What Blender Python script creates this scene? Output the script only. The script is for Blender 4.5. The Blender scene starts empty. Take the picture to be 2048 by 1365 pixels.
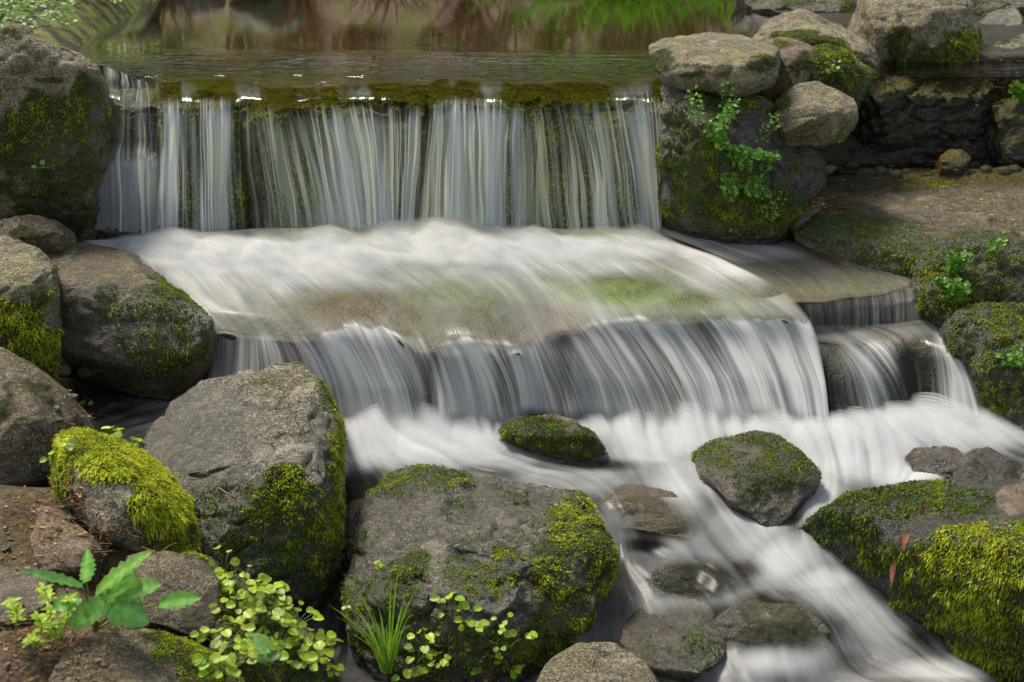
import bpy, math, random
import numpy as np
from mathutils import Vector
random.seed(7); rng = np.random.default_rng(7)
sc = bpy.context.scene
COL = sc.collection
# ------------------------------------------------------------------ camera model
CAM = np.array([0.0, 0.0, 2.1]); PITCH = math.radians(20); F = 50/36*2048
FW = np.array([0, math.cos(PITCH), -math.sin(PITCH)]); UP = np.array([0, math.sin(PITCH), math.cos(PITCH)]); RT = np.array([1.0, 0, 0])
def ray(px, py):
    return FW*F + RT*(px-1024) + UP*(682.5-py)
def Z(px, py, z):
    d = ray(px, py); return CAM + d*((z-CAM[2])/d[2])
def Y(px, py, y):
    d = ray(px, py); return CAM + d*(y/d[1])
def proj(P):
    D = P-CAM; w = D@FW
    return 1024+F*(D@RT)/w, 682.5-F*(D@UP)/w
def sstep(a, b, x):
    t = np.clip((x-a)/(b-a), 0, 1); return t*t*(3-2*t)
# ------------------------------------------------------------------ vector noise
def _h(i, j, k, s):
    n = (i*374761393 + j*668265263 + k*2147483647 + s*974634777) & 0xFFFFFFFF
    n = ((n ^ (n >> 13))*1274126177) & 0xFFFFFFFF
    n = ((n ^ (n >> 16))*2246822519) & 0xFFFFFFFF
    return ((n ^ (n >> 15)) & 0xFFFFFF)/float(0xFFFFFF)
def vnoise(P, s=0):
    Pi = np.floor(P).astype(np.int64); f = P-Pi; f = f*f*(3-2*f)
    i, j, k = Pi[:, 0], Pi[:, 1], Pi[:, 2]; x, y, z = f[:, 0], f[:, 1], f[:, 2]
    def c(a, b, d): return _h(i+a, j+b, k+d, s)
    x00 = c(0,0,0)*(1-x)+c(1,0,0)*x; x10 = c(0,1,0)*(1-x)+c(1,1,0)*x
    x01 = c(0,0,1)*(1-x)+c(1,0,1)*x; x11 = c(0,1,1)*(1-x)+c(1,1,1)*x
    return (x00*(1-y)+x10*y)*(1-z)+(x01*(1-y)+x11*y)*z
ROT = np.array([[.8, .6, 0], [-.48, .64, .6], [.36, -.48, .8]])
def fbm(P, scale, octv=4, s=0, gain=.5):
    Q = P*scale; a = 1.0; t = 0; r = np.zeros(len(P))
    for o in range(octv):
        r += a*(vnoise(Q, s+o)-.5)*2; t += a; a *= gain; Q = (Q@ROT.T)*2.03+17.3
    return r/t
def n2(x, y, s=0, octv=1):
    P = np.stack([x, y, np.full_like(x, 3.7)], 1); return fbm(P, 1.0, octv, s)
def idw(qx, qy, cx, cy, cv, p=3.0, eps=1e-4):
    num = 0; den = 0
    for x, y, v in zip(cx, cy, cv):
        w = 1/((qx-x)**2+(qy-y)**2+eps)**(p/2); num = num+w*v; den = den+w
    return num/den
def blobs(px, py, L):
    m = np.zeros_like(px)
    for b in L:
        m = np.maximum(m, b[4]*np.clip(1.6-1.3*np.sqrt(((px-b[0])/b[2])**2+((py-b[1])/b[3])**2), 0, 1))
    return m
# ------------------------------------------------------------------ mesh helpers
def mesh_np(name, V, Fc, attrs=None, smooth=True):
    """V (n,3); Fc (m,k) index array"""
    me = bpy.data.meshes.new(name); V = np.asarray(V, np.float32); Fc = np.asarray(Fc, np.int32)
    me.vertices.add(len(V)); me.vertices.foreach_set('co', V.ravel())
    m, k = Fc.shape
    me.loops.add(m*k); me.loops.foreach_set('vertex_index', Fc.ravel())
    me.polygons.add(m); me.polygons.foreach_set('loop_start', np.arange(0, m*k, k, dtype=np.int32))
    me.polygons.foreach_set('loop_total', np.full(m, k, np.int32))
    me.polygons.foreach_set('use_smooth', np.full(m, smooth, bool))
    me.update(calc_edges=True); me.validate()
    for an, av in (attrs or {}).items(): setattr_np(me, an, av)
    return me
def setattr_np(me, an, av):
    av = np.asarray(av, np.float32)
    if av.ndim == 1:
        at = me.attributes.new(an, 'FLOAT', 'POINT'); at.data.foreach_set('value', av)
    else:
        at = me.attributes.new(an, 'FLOAT_VECTOR', 'POINT'); at.data.foreach_set('vector', av.ravel())
def obj(name, me, mat, parent=None, origin=None):
    o = bpy.data.objects.new(name, me); COL.objects.link(o)
    if mat and not me.materials: me.materials.append(mat)
    if parent: o.parent = parent
    elif origin is not None: o.location = origin
    return o
def tag(o, label=None, cat=None, group=None, kind=None):
    if label: o['label'] = label
    if cat: o['category'] = cat
    if group: o['group'] = group
    if kind: o['kind'] = kind
    return o
def empty(name, loc, label, cat, group=None):
    o = bpy.data.objects.new(name, None); COL.objects.link(o); o.location = loc; o.empty_display_size = .05
    return tag(o, label, cat, group)
def gridf(n, m, off=0):
    i = np.arange(n-1)[:, None]*m+np.arange(m-1)[None, :]
    return (np.stack([i, i+1, i+m+1, i+m], -1)+off).reshape(-1, 4)
# ------------------------------------------------------------------ node helpers
class NT:
    def __init__(s, name):
        s.m = bpy.data.materials.new(name); s.m.use_nodes = True; s.t = s.m.node_tree; s.t.nodes.clear()
        s.out = s.n('ShaderNodeOutputMaterial')
    def n(s, ty, **kw):
        nd = s.t.nodes.new(ty)
        for k, v in kw.items():
            if k == 'i':
                for a, b in v.items(): s.set(nd, a, b)
            else: setattr(nd, k, v)
        return nd
    def set(s, nd, a, b):
        if isinstance(b, bpy.types.NodeSocket): s.t.links.new(b, nd.inputs[a])
        else: nd.inputs[a].default_value = b
    def math(s, op, a, b=0.0, c=None, clamp=False):
        nd = s.n('ShaderNodeMath', operation=op, use_clamp=clamp); s.set(nd, 0, a); s.set(nd, 1, b)
        if c is not None: s.set(nd, 2, c)
        return nd.outputs[0]
    def mixc(s, f, a, b, bt='MIX'):
        nd = s.n('ShaderNodeMix', data_type='RGBA', blend_type=bt); s.set(nd, 0, f); s.set(nd, 6, a); s.set(nd, 7, b); return nd.outputs[2]
    def ramp(s, f, lo, hi, a=0.0, b=1.0):
        nd = s.n('ShaderNodeMapRange', interpolation_type='SMOOTHSTEP'); s.set(nd, 0, f); s.set(nd, 1, lo); s.set(nd, 2, hi); s.set(nd, 3, a); s.set(nd, 4, b); return nd.outputs[0]
    def noise(s, vec, scale, detail=3.0, rough=.55, dist=0.0):
        nd = s.n('ShaderNodeTexNoise'); s.set(nd, 'Vector', vec); s.set(nd, 'Scale', scale); s.set(nd, 'Detail', detail); s.set(nd, 'Roughness', rough); s.set(nd, 'Distortion', dist); return nd.outputs['Fac']
    def attr(s, name, o='Fac'): return s.n('ShaderNodeAttribute', attribute_name=name).outputs[o]
    def bump(s, h, strength, dist, normal=None):
        nd = s.n('ShaderNodeBump'); s.set(nd, 'Height', h); s.set(nd, 'Strength', strength); s.set(nd, 'Distance', dist)
        if normal: s.set(nd, 'Normal', normal)
        return nd.outputs[0]
    def vmap(s, vec, sc_, loc=(0, 0, 0)):
        nd = s.n('ShaderNodeMapping'); s.set(nd, 'Vector', vec); nd.inputs['Scale'].default_value = sc_; nd.inputs['Location'].default_value = loc; return nd.outputs[0]
    def done(s, sh): s.t.links.new(sh, s.out.inputs[0]); return s.m
def c4(r, g, b): return (r, g, b, 1)
def rockmat(name, base, dark, light, speck=.5, rough=.75, warm=.3):
    m = NT(name); tc = m.n('ShaderNodeTexCoord').outputs['Object']
    oi = m.n('ShaderNodeObjectInfo').outputs['Random']
    off = m.n('ShaderNodeVectorMath', operation='ADD'); m.set(off, 0, tc)
    cb = m.n('ShaderNodeCombineXYZ'); m.set(cb, 0, m.math('MULTIPLY', oi, 37.0)); m.set(cb, 1, m.math('MULTIPLY', oi, 91.0)); m.set(off, 1, cb.outputs[0])
    v = off.outputs[0]
    big = m.noise(v, 4.5, 5, .6, .6); med = m.noise(v, 26, 6, .7, .3); fine = m.noise(v, 95, 6, .8); gr = m.noise(v, 240, 3, .7)
    vs = m.vmap(v, (1, 1.4, 4)); st = m.noise(vs, 12, 5, .65, .8)
    col = m.mixc(m.ramp(big, .35, .65), c4(*base), c4(*[a*.62+b*.38 for a, b in zip(base, dark)]))
    col = m.mixc(m.ramp(med, .42, .62, 0, .8), col, c4(*dark))
    col = m.mixc(m.ramp(st, .55, .68, 0, .45*warm*2), col, c4(base[0]*1.25, base[1]*.95, base[2]*.6))
    col = m.mixc(m.ramp(fine, .52, .60, 0, min(1, speck*1.4)), col, c4(*light))
    col = m.mixc(m.ramp(fine, .46, .38, 0, .6), col, c4(*dark))
    col = m.mixc(m.ramp(gr, .54, .62, 0, min(1, speck*1.3)), col, c4(*[min(1, a*1.25) for a in light]))
    col = m.mixc(m.ramp(gr, .46, .38, 0, .75), col, c4(*[a*.4 for a in dark]))
    col = m.mixc(m.ramp(m.noise(v, 11, 5, .7, 1.2), .50, .62, 0, .7), col, c4(*[a*.55+b*.45 for a, b in zip(dark, base)]))
    col = m.mixc(m.ramp(m.noise(v, 6.5, 4, .7, .9), .53, .66, 0, .45), col, c4(*light))
    li = m.math('MULTIPLY', m.ramp(m.noise(v, 9, 6, .75, .4), .56, .66), m.ramp(m.noise(v, 90, 3, .7), .45, .6))
    col = m.mixc(m.math('MULTIPLY', li, .75), col, c4(.15, .16, .04))
    col = m.mixc(m.math('MULTIPLY', m.ramp(m.noise(v, 5, 4, .65, .5), .48, .62), .5), col, m.mixc(1.0, col, c4(.78, .80, .42), 'MULTIPLY'))
    vor = m.n('ShaderNodeTexVoronoi', feature='DISTANCE_TO_EDGE'); dv = m.n('ShaderNodeVectorMath', operation='ADD'); m.set(dv, 0, v)
    dn = m.n('ShaderNodeTexNoise'); m.set(dn, 'Vector', v); m.set(dn, 'Scale', 9.0); m.set(dn, 'Detail', 4.0); ds = m.n('ShaderNodeVectorMath', operation='SCALE'); m.set(ds, 0, dn.outputs['Color']); ds.inputs['Scale'].default_value = .22; m.set(dv, 1, ds.outputs[0]); m.set(vor, 'Vector', dv.outputs[0]); m.set(vor, 'Scale', 5.5)
    crk = m.math('MULTIPLY', m.ramp(vor.outputs['Distance'], .0, .022, 1, 0), m.ramp(big, .48, .6))
    col = m.mixc(m.math('MULTIPLY', crk, .75), col, c4(.015, .012, .008))
    wet = m.attr('wet'); moss = m.attr('moss')
    wn = m.math('MULTIPLY', wet, m.ramp(med, .2, .6, .8, 1.0))
    col = m.mixc(m.math('MULTIPLY', wn, .85), col, m.mixc(1.0, col, c4(.32, .28, .24), 'MULTIPLY'))
    mc = m.mixc(m.ramp(fine, .35, .65), c4(.014, .024, .005), c4(.055, .085, .014))
    mc = m.mixc(m.ramp(m.noise(v, 30, 3), .5, .65), mc, c4(.05, .035, .012))
    col = m.mixc(m.math('MULTIPLY', m.ramp(fine, .55, .64), m.math('MULTIPLY', wn, .35)), col, c4(*light))
    mf = m.ramp(m.math('ADD', moss, m.math('MULTIPLY', m.math('SUBTRACT', fine, .5), .8)), .25, .6, 0, .92)
    col = m.mixc(mf, col, mc)
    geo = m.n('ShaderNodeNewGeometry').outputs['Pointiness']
    col = m.mixc(m.ramp(geo, .44, .5, .55, 0), col, c4(.008, .007, .005))  # crevice shade darkened into the rock colour
    h = m.math('ADD', m.math('SUBTRACT', m.math('MULTIPLY', med, .5), m.math('MULTIPLY', crk, .25)), m.math('ADD', m.math('MULTIPLY', fine, .42), m.math('MULTIPLY', gr, .2)))
    b = m.bump(h, 1.0, .028)
    b = m.bump(m.math('ADD', st, m.math('MULTIPLY', big, .6)), .7, .04, b)
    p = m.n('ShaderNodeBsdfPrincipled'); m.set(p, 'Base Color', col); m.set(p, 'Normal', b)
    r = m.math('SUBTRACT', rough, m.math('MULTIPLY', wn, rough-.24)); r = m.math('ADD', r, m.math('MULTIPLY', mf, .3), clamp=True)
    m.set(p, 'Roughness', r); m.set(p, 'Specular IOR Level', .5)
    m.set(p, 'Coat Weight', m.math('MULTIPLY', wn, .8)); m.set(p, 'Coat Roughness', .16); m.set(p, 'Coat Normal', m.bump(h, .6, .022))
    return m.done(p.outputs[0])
M = {}
M['grey'] = rockmat('grey_granite', (.175, .152, .095), (.042, .037, .022), (.64, .59, .45), .6)
M['tan'] = rockmat('tan_granite', (.28, .235, .145), (.085, .068, .038), (.64, .56, .39), .5)
M['brown'] = rockmat('brown_stone', (.16, .12, .068), (.045, .033, .018), (.48, .40, .26), .45, .7, .6)
M['dark'] = rockmat('dark_wet_stone', (.085, .068, .042), (.022, .018, .011), (.34, .30, .20), .35, .55, .3)
M['pink'] = rockmat('pinkish_stone', (.30, .215, .15), (.12, .08, .055), (.50, .42, .31), .4, .8, .5)
M['orange'] = rockmat('ochre_stone', (.34, .21, .09), (.15, .085, .035), (.42, .34, .2), .4, .6, .8)
def mossmat(name):
    m = NT(name); c = m.attr('col', 'Color')
    d = m.n('ShaderNodeBsdfPrincipled'); m.set(d, 'Base Color', c); m.set(d, 'Roughness', .62); m.set(d, 'Specular IOR Level', .25)
    t = m.n('ShaderNodeBsdfTranslucent'); m.set(t, 'Color', c)
    x = m.n('ShaderNodeMixShader'); m.set(x, 0, .35); m.set(x, 1, d.outputs[0]); m.set(x, 2, t.outputs[0]); return m.done(x.outputs[0])
M['moss'] = mossmat('moss_strands')
def leafmat(name, c1, c2, rough=.42, tr=.4):
    m = NT(name); v = m.n('ShaderNodeTexCoord').outputs['Object']; c = m.attr('col', 'Color')
    n = m.noise(v, 60, 3); col = m.mixc(m.ramp(n, .35, .65), c4(*c1), c4(*c2)); col = m.mixc(1.0, col, c, 'MULTIPLY')
    d = m.n('ShaderNodeBsdfPrincipled'); m.set(d, 'Base Color', col); m.set(d, 'Roughness', rough); m.set(d, 'Normal', m.bump(m.noise(v, 150, 2), .25, .004))
    t = m.n('ShaderNodeBsdfTranslucent'); m.set(t, 'Color', col)
    x = m.n('ShaderNodeMixShader'); m.set(x, 0, tr); m.set(x, 1, d.outputs[0]); m.set(x, 2, t.outputs[0]); return m.done(x.outputs[0])
M['leaf_bright'] = leafmat('bright_leaf', (.36, .54, .03), (.52, .66, .06))
M['leaf_green'] = leafmat('green_leaf', (.15, .38, .05), (.26, .50, .07))
M['leaf_big'] = leafmat('broad_leaf', (.17, .42, .10), (.32, .56, .13), .5)
M['grass'] = leafmat('grass_blade', (.17, .36, .025), (.30, .48, .04), .4)
M['stem'] = leafmat('plant_stem', (.16, .22, .05), (.24, .25, .08), .5, .1)
M['dry'] = leafmat('dry_litter', (.22, .10, .045), (.34, .19, .09), .6, .15)
# ------------------------------------------------------------------ water materials
def foam_shader(m, a, nrm, clear_tint=c4(.93, .96, .90), foamcol=c4(.80, .81, .82), grough=.06, gfac=.6, shell=None):
    df = m.n('ShaderNodeBsdfDiffuse'); m.set(df, 'Color', foamcol)
    tl = m.n('ShaderNodeBsdfTranslucent'); m.set(tl, 'Color', foamcol)
    fo = m.n('ShaderNodeMixShader'); m.set(fo, 0, .42); m.set(fo, 1, df.outputs[0]); m.set(fo, 2, tl.outputs[0])
    tr = m.n('ShaderNodeBsdfTransparent'); m.set(tr, 'Color', clear_tint)
    gl = m.n('ShaderNodeBsdfGlossy'); m.set(gl, 'Roughness', grough); m.set(gl, 'Normal', nrm)
    fr = m.n('ShaderNodeFresnel'); m.set(fr, 'IOR', 1.33); m.set(fr, 'Normal', nrm)
    if shell is not None: m.set(tr, 'Color', m.mixc(shell, clear_tint, c4(1, 1, 1)))
    ff = m.math('MULTIPLY', fr.outputs[0], gfac if shell is None else m.math('MULTIPLY', m.math('SUBTRACT', 1.0, shell), gfac))
    cl = m.n('ShaderNodeMixShader'); m.set(cl, 0, ff); m.set(cl, 1, tr.outputs[0]); m.set(cl, 2, gl.outputs[0])
    x = m.n('ShaderNodeMixShader'); m.set(x, 0, a); m.set(x, 1, cl.outputs[0]); m.set(x, 2, fo.outputs[0])
    return x.outputs[0]
def streakmat(name, fu=(38, 150), fv=(.9, 1.6), thread=.75, body=.55, ripple=.5, rr=.08, gf=.5):
    m = NT(name); uv = m.attr('fuv', 'Vector'); foam = m.attr('foam')
    wob = m.noise(m.vmap(uv, (8, 1.6, 1)), 1, 2)
    sep = m.n('ShaderNodeSeparateXYZ'); m.set(sep, 0, uv)
    cb = m.n('ShaderNodeCombineXYZ'); m.set(cb, 0, m.math('ADD', sep.outputs[0], m.math('MULTIPLY', wob, .07))); m.set(cb, 1, sep.outputs[1]); m.set(cb, 2, sep.outputs[2]); v = cb.outputs[0]
    a1 = m.noise(m.vmap(v, (fu[0], fv[0], 1)), 1, 3, .6); a2 = m.noise(m.vmap(v, (fu[1], fv[1], 1), (9, 3, 0)), 1, 2, .6)
    a3 = m.noise(m.vmap(v, (fu[0]*1.7, fv[0]*.9, 1), (31, 7, 0)), 1, 1, .5); a0 = m.noise(m.vmap(v, (fu[0]*.28, fv[0]*1.2, 1), (3, 17, 0)), 1, 2)
    ridge = m.math('SUBTRACT', 1.0, m.math('MULTIPLY', m.math('ABSOLUTE', m.math('SUBTRACT', a3, .5)), 16.0), clamp=True)
    ridge = m.math('MULTIPLY', ridge, m.ramp(a1, .42, .62))
    body_ = m.math('MULTIPLY', m.ramp(m.math('ADD', m.math('MULTIPLY', a1, .45), m.math('ADD', m.math('MULTIPLY', a2, .35), m.math('MULTIPLY', a0, .2))), .40, .62, .08, 1), body)
    wide = m.math('MULTIPLY', m.ramp(m.noise(m.vmap(v, (fu[0]*.55, fv[0]*.8, 1), (51, 3, 0)), 1, 2, .5) , .53, .59), .6 if name == 'falling_water' else .25)
    s = m.math('ADD', m.math('ADD', body_, wide), m.math('MULTIPLY', ridge, thread))
    br_ = m.ramp(m.noise(m.vmap(v, (fu[0]*.35, fv[0]*2.2, 1), (5, 9, 0)), 1, 4, .6), .3, .7, .45, 1.0)
    soft = m.attr('soft'); sf = m.math('ADD', m.math('MULTIPLY', br_, .60), m.math('MULTIPLY', s, .24))
    s = m.math('ADD', m.math('MULTIPLY', s, m.math('SUBTRACT', 1.0, soft)), m.math('MULTIPLY', sf, soft))
    hi = m.ramp(foam, .55, 1.0)          # full foam is nearly opaque
    lowp = m.math('MULTIPLY', m.math('MULTIPLY', foam, 1.55), s)
    a = m.math('ADD', m.math('MULTIPLY', lowp, m.math('SUBTRACT', 1.0, m.math('MULTIPLY', hi, .55))), m.math('MULTIPLY', hi, .55), clamp=True)
    a = m.math('MULTIPLY', a, m.attr('edge'), clamp=True)
    h = m.math('ADD', a1, m.math('MULTIPLY', a2, .4))
    nrm = m.bump(h, ripple, .02)
    fc = m.mixc(m.ramp(m.math('ADD', ridge, m.math('MULTIPLY', a1, .5)), .15, .9), c4(.62, .68, .76), c4(.96, .94, .88))  # bluish skylight tint put into the foam colour between warm white threads
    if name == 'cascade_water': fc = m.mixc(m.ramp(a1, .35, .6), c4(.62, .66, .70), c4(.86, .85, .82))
    gl_ = m.math('MULTIPLY', m.math('MULTIPLY', m.ramp(a0, .5, .62), gf), m.math('SUBTRACT', 1.0, m.math('MULTIPLY', soft, .85)))
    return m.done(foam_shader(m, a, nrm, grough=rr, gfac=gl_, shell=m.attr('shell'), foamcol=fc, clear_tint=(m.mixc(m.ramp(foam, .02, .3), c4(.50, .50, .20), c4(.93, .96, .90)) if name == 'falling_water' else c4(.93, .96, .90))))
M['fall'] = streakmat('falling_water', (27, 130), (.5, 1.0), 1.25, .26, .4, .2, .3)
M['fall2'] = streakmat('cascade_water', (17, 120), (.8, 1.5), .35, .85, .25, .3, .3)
def poolmat():
    m = NT('pool_water'); uv = m.n('ShaderNodeTexCoord').outputs['Object']
    r1 = m.noise(m.vmap(uv, (1.0, 8, 1)), 1, 3, .55, .8); r2 = m.noise(m.vmap(uv, (.8, 34, 1)), 1, 2, .5, .2); r3 = m.noise(m.vmap(uv, (4, 9, 1)), 1, 2, .5, 2.2)
    near = m.attr('near')
    h = m.math('ADD', m.math('ADD', m.math('MULTIPLY', r1, m.math('ADD', .02, m.math('MULTIPLY', near, .9))), m.math('MULTIPLY', r2, .022)), m.math('MULTIPLY', m.math('MULTIPLY', r3, near), 2.2))
    nrm = m.bump(h, .55, .03)
    return m.done(foam_shader(m, m.math('MULTIPLY', near, 0.0), nrm, clear_tint=m.mixc(near, c4(.80, .78, .45), c4(.66, .64, .22)), grough=.035, gfac=m.math('SUBTRACT', 2.0, m.math('MULTIPLY', near, 1.2))))
M['pool'] = poolmat()
def licmat():
    m = NT('stream_water'); foam = m.attr('foam'); v = m.n('ShaderNodeTexCoord').outputs['Object']
    a = m.math('MULTIPLY', foam, m.attr('edge'), clamp=True)
    fine = m.noise(v, 500, 2)
    a = m.math('ADD', a, m.math('MULTIPLY', m.math('SUBTRACT', fine, .5), m.math('MULTIPLY', m.math('MULTIPLY', a, m.math('SUBTRACT', 1.0, a)), .5)), clamp=True)
    nrm = m.bump(m.attr('rip'), .3, .010)
    return m.done(foam_shader(m, a, nrm, clear_tint=c4(.88, .90, .80), grough=.28, gfac=.5, shell=m.attr('shell')))
M['stream'] = licmat()
# ------------------------------------------------------------------ water level of the lower stream
WC = [(350,800,.31),(430,740,.36),(300,830,.30),(180,830,.30),(560,860,.29),(700,860,.285),(850,860,.285),(1000,860,.285),(1200,860,.285),(1400,850,.285),(1560,870,.285),(1700,870,.285),(1850,850,.285),(2000,850,.285),(2150,860,.285),(2100,960,.275),
 (700,940,.265),(850,920,.28),(1000,935,.275),(1120,950,.272),(1200,975,.262),(1245,1010,.258),(1300,1000,.272),(1350,1010,.262),(1300,1050,.215),(1370,1050,.215),(1240,1090,.165),(1300,1110,.15),(1200,1180,.10),(1180,1250,.05),(1230,960,.262),
 (1300,930,.27),(1380,980,.25),(1440,1040,.21),(1500,1090,.17),(1430,920,.262),(1500,970,.225),(1540,1020,.185),
 (1700,950,.262),(1850,960,.262),(1640,1000,.23),(1570,1060,.18),(1560,1120,.15),(1640,1170,.115),(1720,1220,.075),(1800,1270,.03),(1900,1320,-.01),(2050,1370,-.04),(2200,1400,-.06),
 (1350,1130,.165),(1440,1140,.165),(1500,1180,.12),(1380,1180,.11),(1480,1215,.118),(1560,1220,.13),(1600,1225,.125),(1640,1270,.09),(1440,1310,.04),(1520,1320,.045),(1600,1330,.04),(1700,1340,.0),(1400,1380,-.02),(1200,1350,.0),(1600,1420,-.05),
 (740,985,.262),(690,1030,.25),(650,1160,.10),(640,1250,.04),(620,1340,.0),(1000,1450,-.05),(900,1100,.1),(1000,1200,.08),(1750,1050,.15),(1950,1150,.05)]
W3 = np.array([Z(*p) for p in WC])
def water_z(x, yv): return idw(x, yv, W3[:, 0], W3[:, 1], W3[:, 2], 3.2, 2e-4)
# ------------------------------------------------------------------ rocks
def hull_mesh(sets, voxel, smooth_it):
    import bmesh
    bm = bmesh.new()
    for pts in sets:
        b2 = bmesh.new()
        vs = [b2.verts.new(tuple(p)) for p in pts]
        r = bmesh.ops.convex_hull(b2, input=vs)
        dead = [v for v in b2.verts if not v.link_faces]
        bmesh.ops.delete(b2, geom=dead, context='VERTS')
        tmp = bpy.data.meshes.new('t'); b2.to_mesh(tmp); b2.free(); bm.from_mesh(tmp); bpy.data.meshes.remove(tmp)
    me = bpy.data.meshes.new('h'); bm.to_mesh(me); bm.free()
    o = bpy.data.objects.new('h', me); COL.objects.link(o)
    r = o.modifiers.new('r', 'REMESH'); r.mode = 'VOXEL'; r.voxel_size = voxel; r.use_smooth_shade = True
    s = o.modifiers.new('s', 'SMOOTH'); s.factor = .5; s.iterations = smooth_it
    dg = bpy.context.evaluated_depsgraph_get(); e = o.evaluated_get(dg); out = bpy.data.meshes.new_from_object(e)
    bpy.data.objects.remove(o); bpy.data.meshes.remove(me)
    return out
def palette(t, r):
    """tone 0..1 -> moss colour (n,3)"""
    K = np.array([[.026, .050, .010], [.085, .145, .014], [.20, .28, .02], [.38, .45, .022], [.58, .66, .045]])
    x = np.clip(t, 0, .999)*4; i = x.astype(int); f = (x-i)[:, None]
    c = K[i]*(1-f)+K[i+1]*f
    br = (r > .86)[:, None]; c = np.where(br, c*np.array([1.15, .72, .9]), c)
    return c
def tufts(P, N, tone, L, W=.0022, k=4, droop=.35, seed=0):
    r = np.random.default_rng(seed); n = len(P)
    P = np.repeat(P, k, 0); N = np.repeat(N, k, 0); T = np.repeat(tone, k); L = np.repeat(L, k)*r.uniform(.5, 1.25, n*k)
    d = N*.8 + r.normal(0, .55, (n*k, 3)); d[:, 2] -= droop*.3; d /= np.linalg.norm(d, axis=1)[:, None]+1e-9
    side = np.cross(d, r.normal(0, 1, (n*k, 3))); side /= np.linalg.norm(side, axis=1)[:, None]+1e-9
    P = P + r.normal(0, .0022, P.shape) - N*.002
    W_ = (W*r.uniform(.7, 1.4, n*k))[:, None]
    g = np.array([0, 0, -1.0])
    v0 = P-side*W_*.4; v1 = P+side*W_*.4
    mid = P+d*(L*.55)[:, None]; m0 = mid-side*W_; m1 = mid+side*W_
    tip = P+d*L[:, None]+g*(L*droop)[:, None]
    V = np.stack([v0, v1, m1, m0, tip], 1).reshape(-1, 3)
    b = np.arange(n*k)*5
    Ft = np.concatenate([np.stack([b, b+1, b+2], 1), np.stack([b, b+2, b+3], 1), np.stack([b+3, b+2, b+4], 1)])
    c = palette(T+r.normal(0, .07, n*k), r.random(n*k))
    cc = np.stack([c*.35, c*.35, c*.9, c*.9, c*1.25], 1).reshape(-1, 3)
    return V, Ft, cc
def grow_moss(me, origin, moss, tone, parent, dens=24000, L=.008, W=.0022, droop=.35, maxn=30000, name='moss', k=4, seed=0):
    me.calc_loop_triangles(); nt = len(me.loop_triangles)
    tri = np.empty(nt*3, np.int32); me.loop_triangles.foreach_get('vertices', tri); tri = tri.reshape(-1, 3)
    V = np.empty(len(me.vertices)*3, np.float32); me.vertices.foreach_get('co', V); V = V.reshape(-1, 3).astype(float)
    A = V[tri[:, 0]]; B = V[tri[:, 1]]; C_ = V[tri[:, 2]]
    cr = np.cross(B-A, C_-A); ar = np.linalg.norm(cr, axis=1)/2; nn = cr/(2*ar[:, None]+1e-12)
    mt = moss[tri].mean(1); view = CAM-(A+origin); view /= np.linalg.norm(view, axis=1)[:, None]
    w = ar*np.clip(mt-.25, 0, 1)*np.where((nn*view).sum(1) > -.25, 1, 0)
    tot = w.sum()
    if tot <= 0: return None
    n = int(min(maxn, tot*dens)); 
    if n < 5: return None
    r = np.random.default_rng(seed+11); idx = r.choice(nt, n, p=w/tot)
    u = r.random(n); v = r.random(n); fl = u+v > 1; u[fl] = 1-u[fl]; v[fl] = 1-v[fl]
    P = A[idx]+(B-A)[idx]*u[:, None]+(C_-A)[idx]*v[:, None]
    tn = tone[tri[idx]].mean(1); W0 = P+origin
    clump = fbm(W0, 35, 2, 5); keep = clump > -.25-.6*mt[idx]
    P = P[keep]; idx = idx[keep]; tn = tn[keep]+clump[keep]*.42
    Ls = L*(1+.6*clump[keep])*(.5+.8*np.clip(tn, 0, 1))
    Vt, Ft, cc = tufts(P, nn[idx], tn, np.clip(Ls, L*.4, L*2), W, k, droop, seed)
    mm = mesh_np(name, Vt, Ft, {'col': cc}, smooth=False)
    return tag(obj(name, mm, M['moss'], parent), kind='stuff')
RK = 0
def unit_(v): return v/np.linalg.norm(v)
def N0_(V, me):
    me.vertices.foreach_set('co', V.astype(np.float32).ravel()); me.update(); N = np.empty(len(V)*3, np.float32); me.vertices.foreach_get('normal', N); return N.reshape(-1, 3).astype(float)
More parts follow.
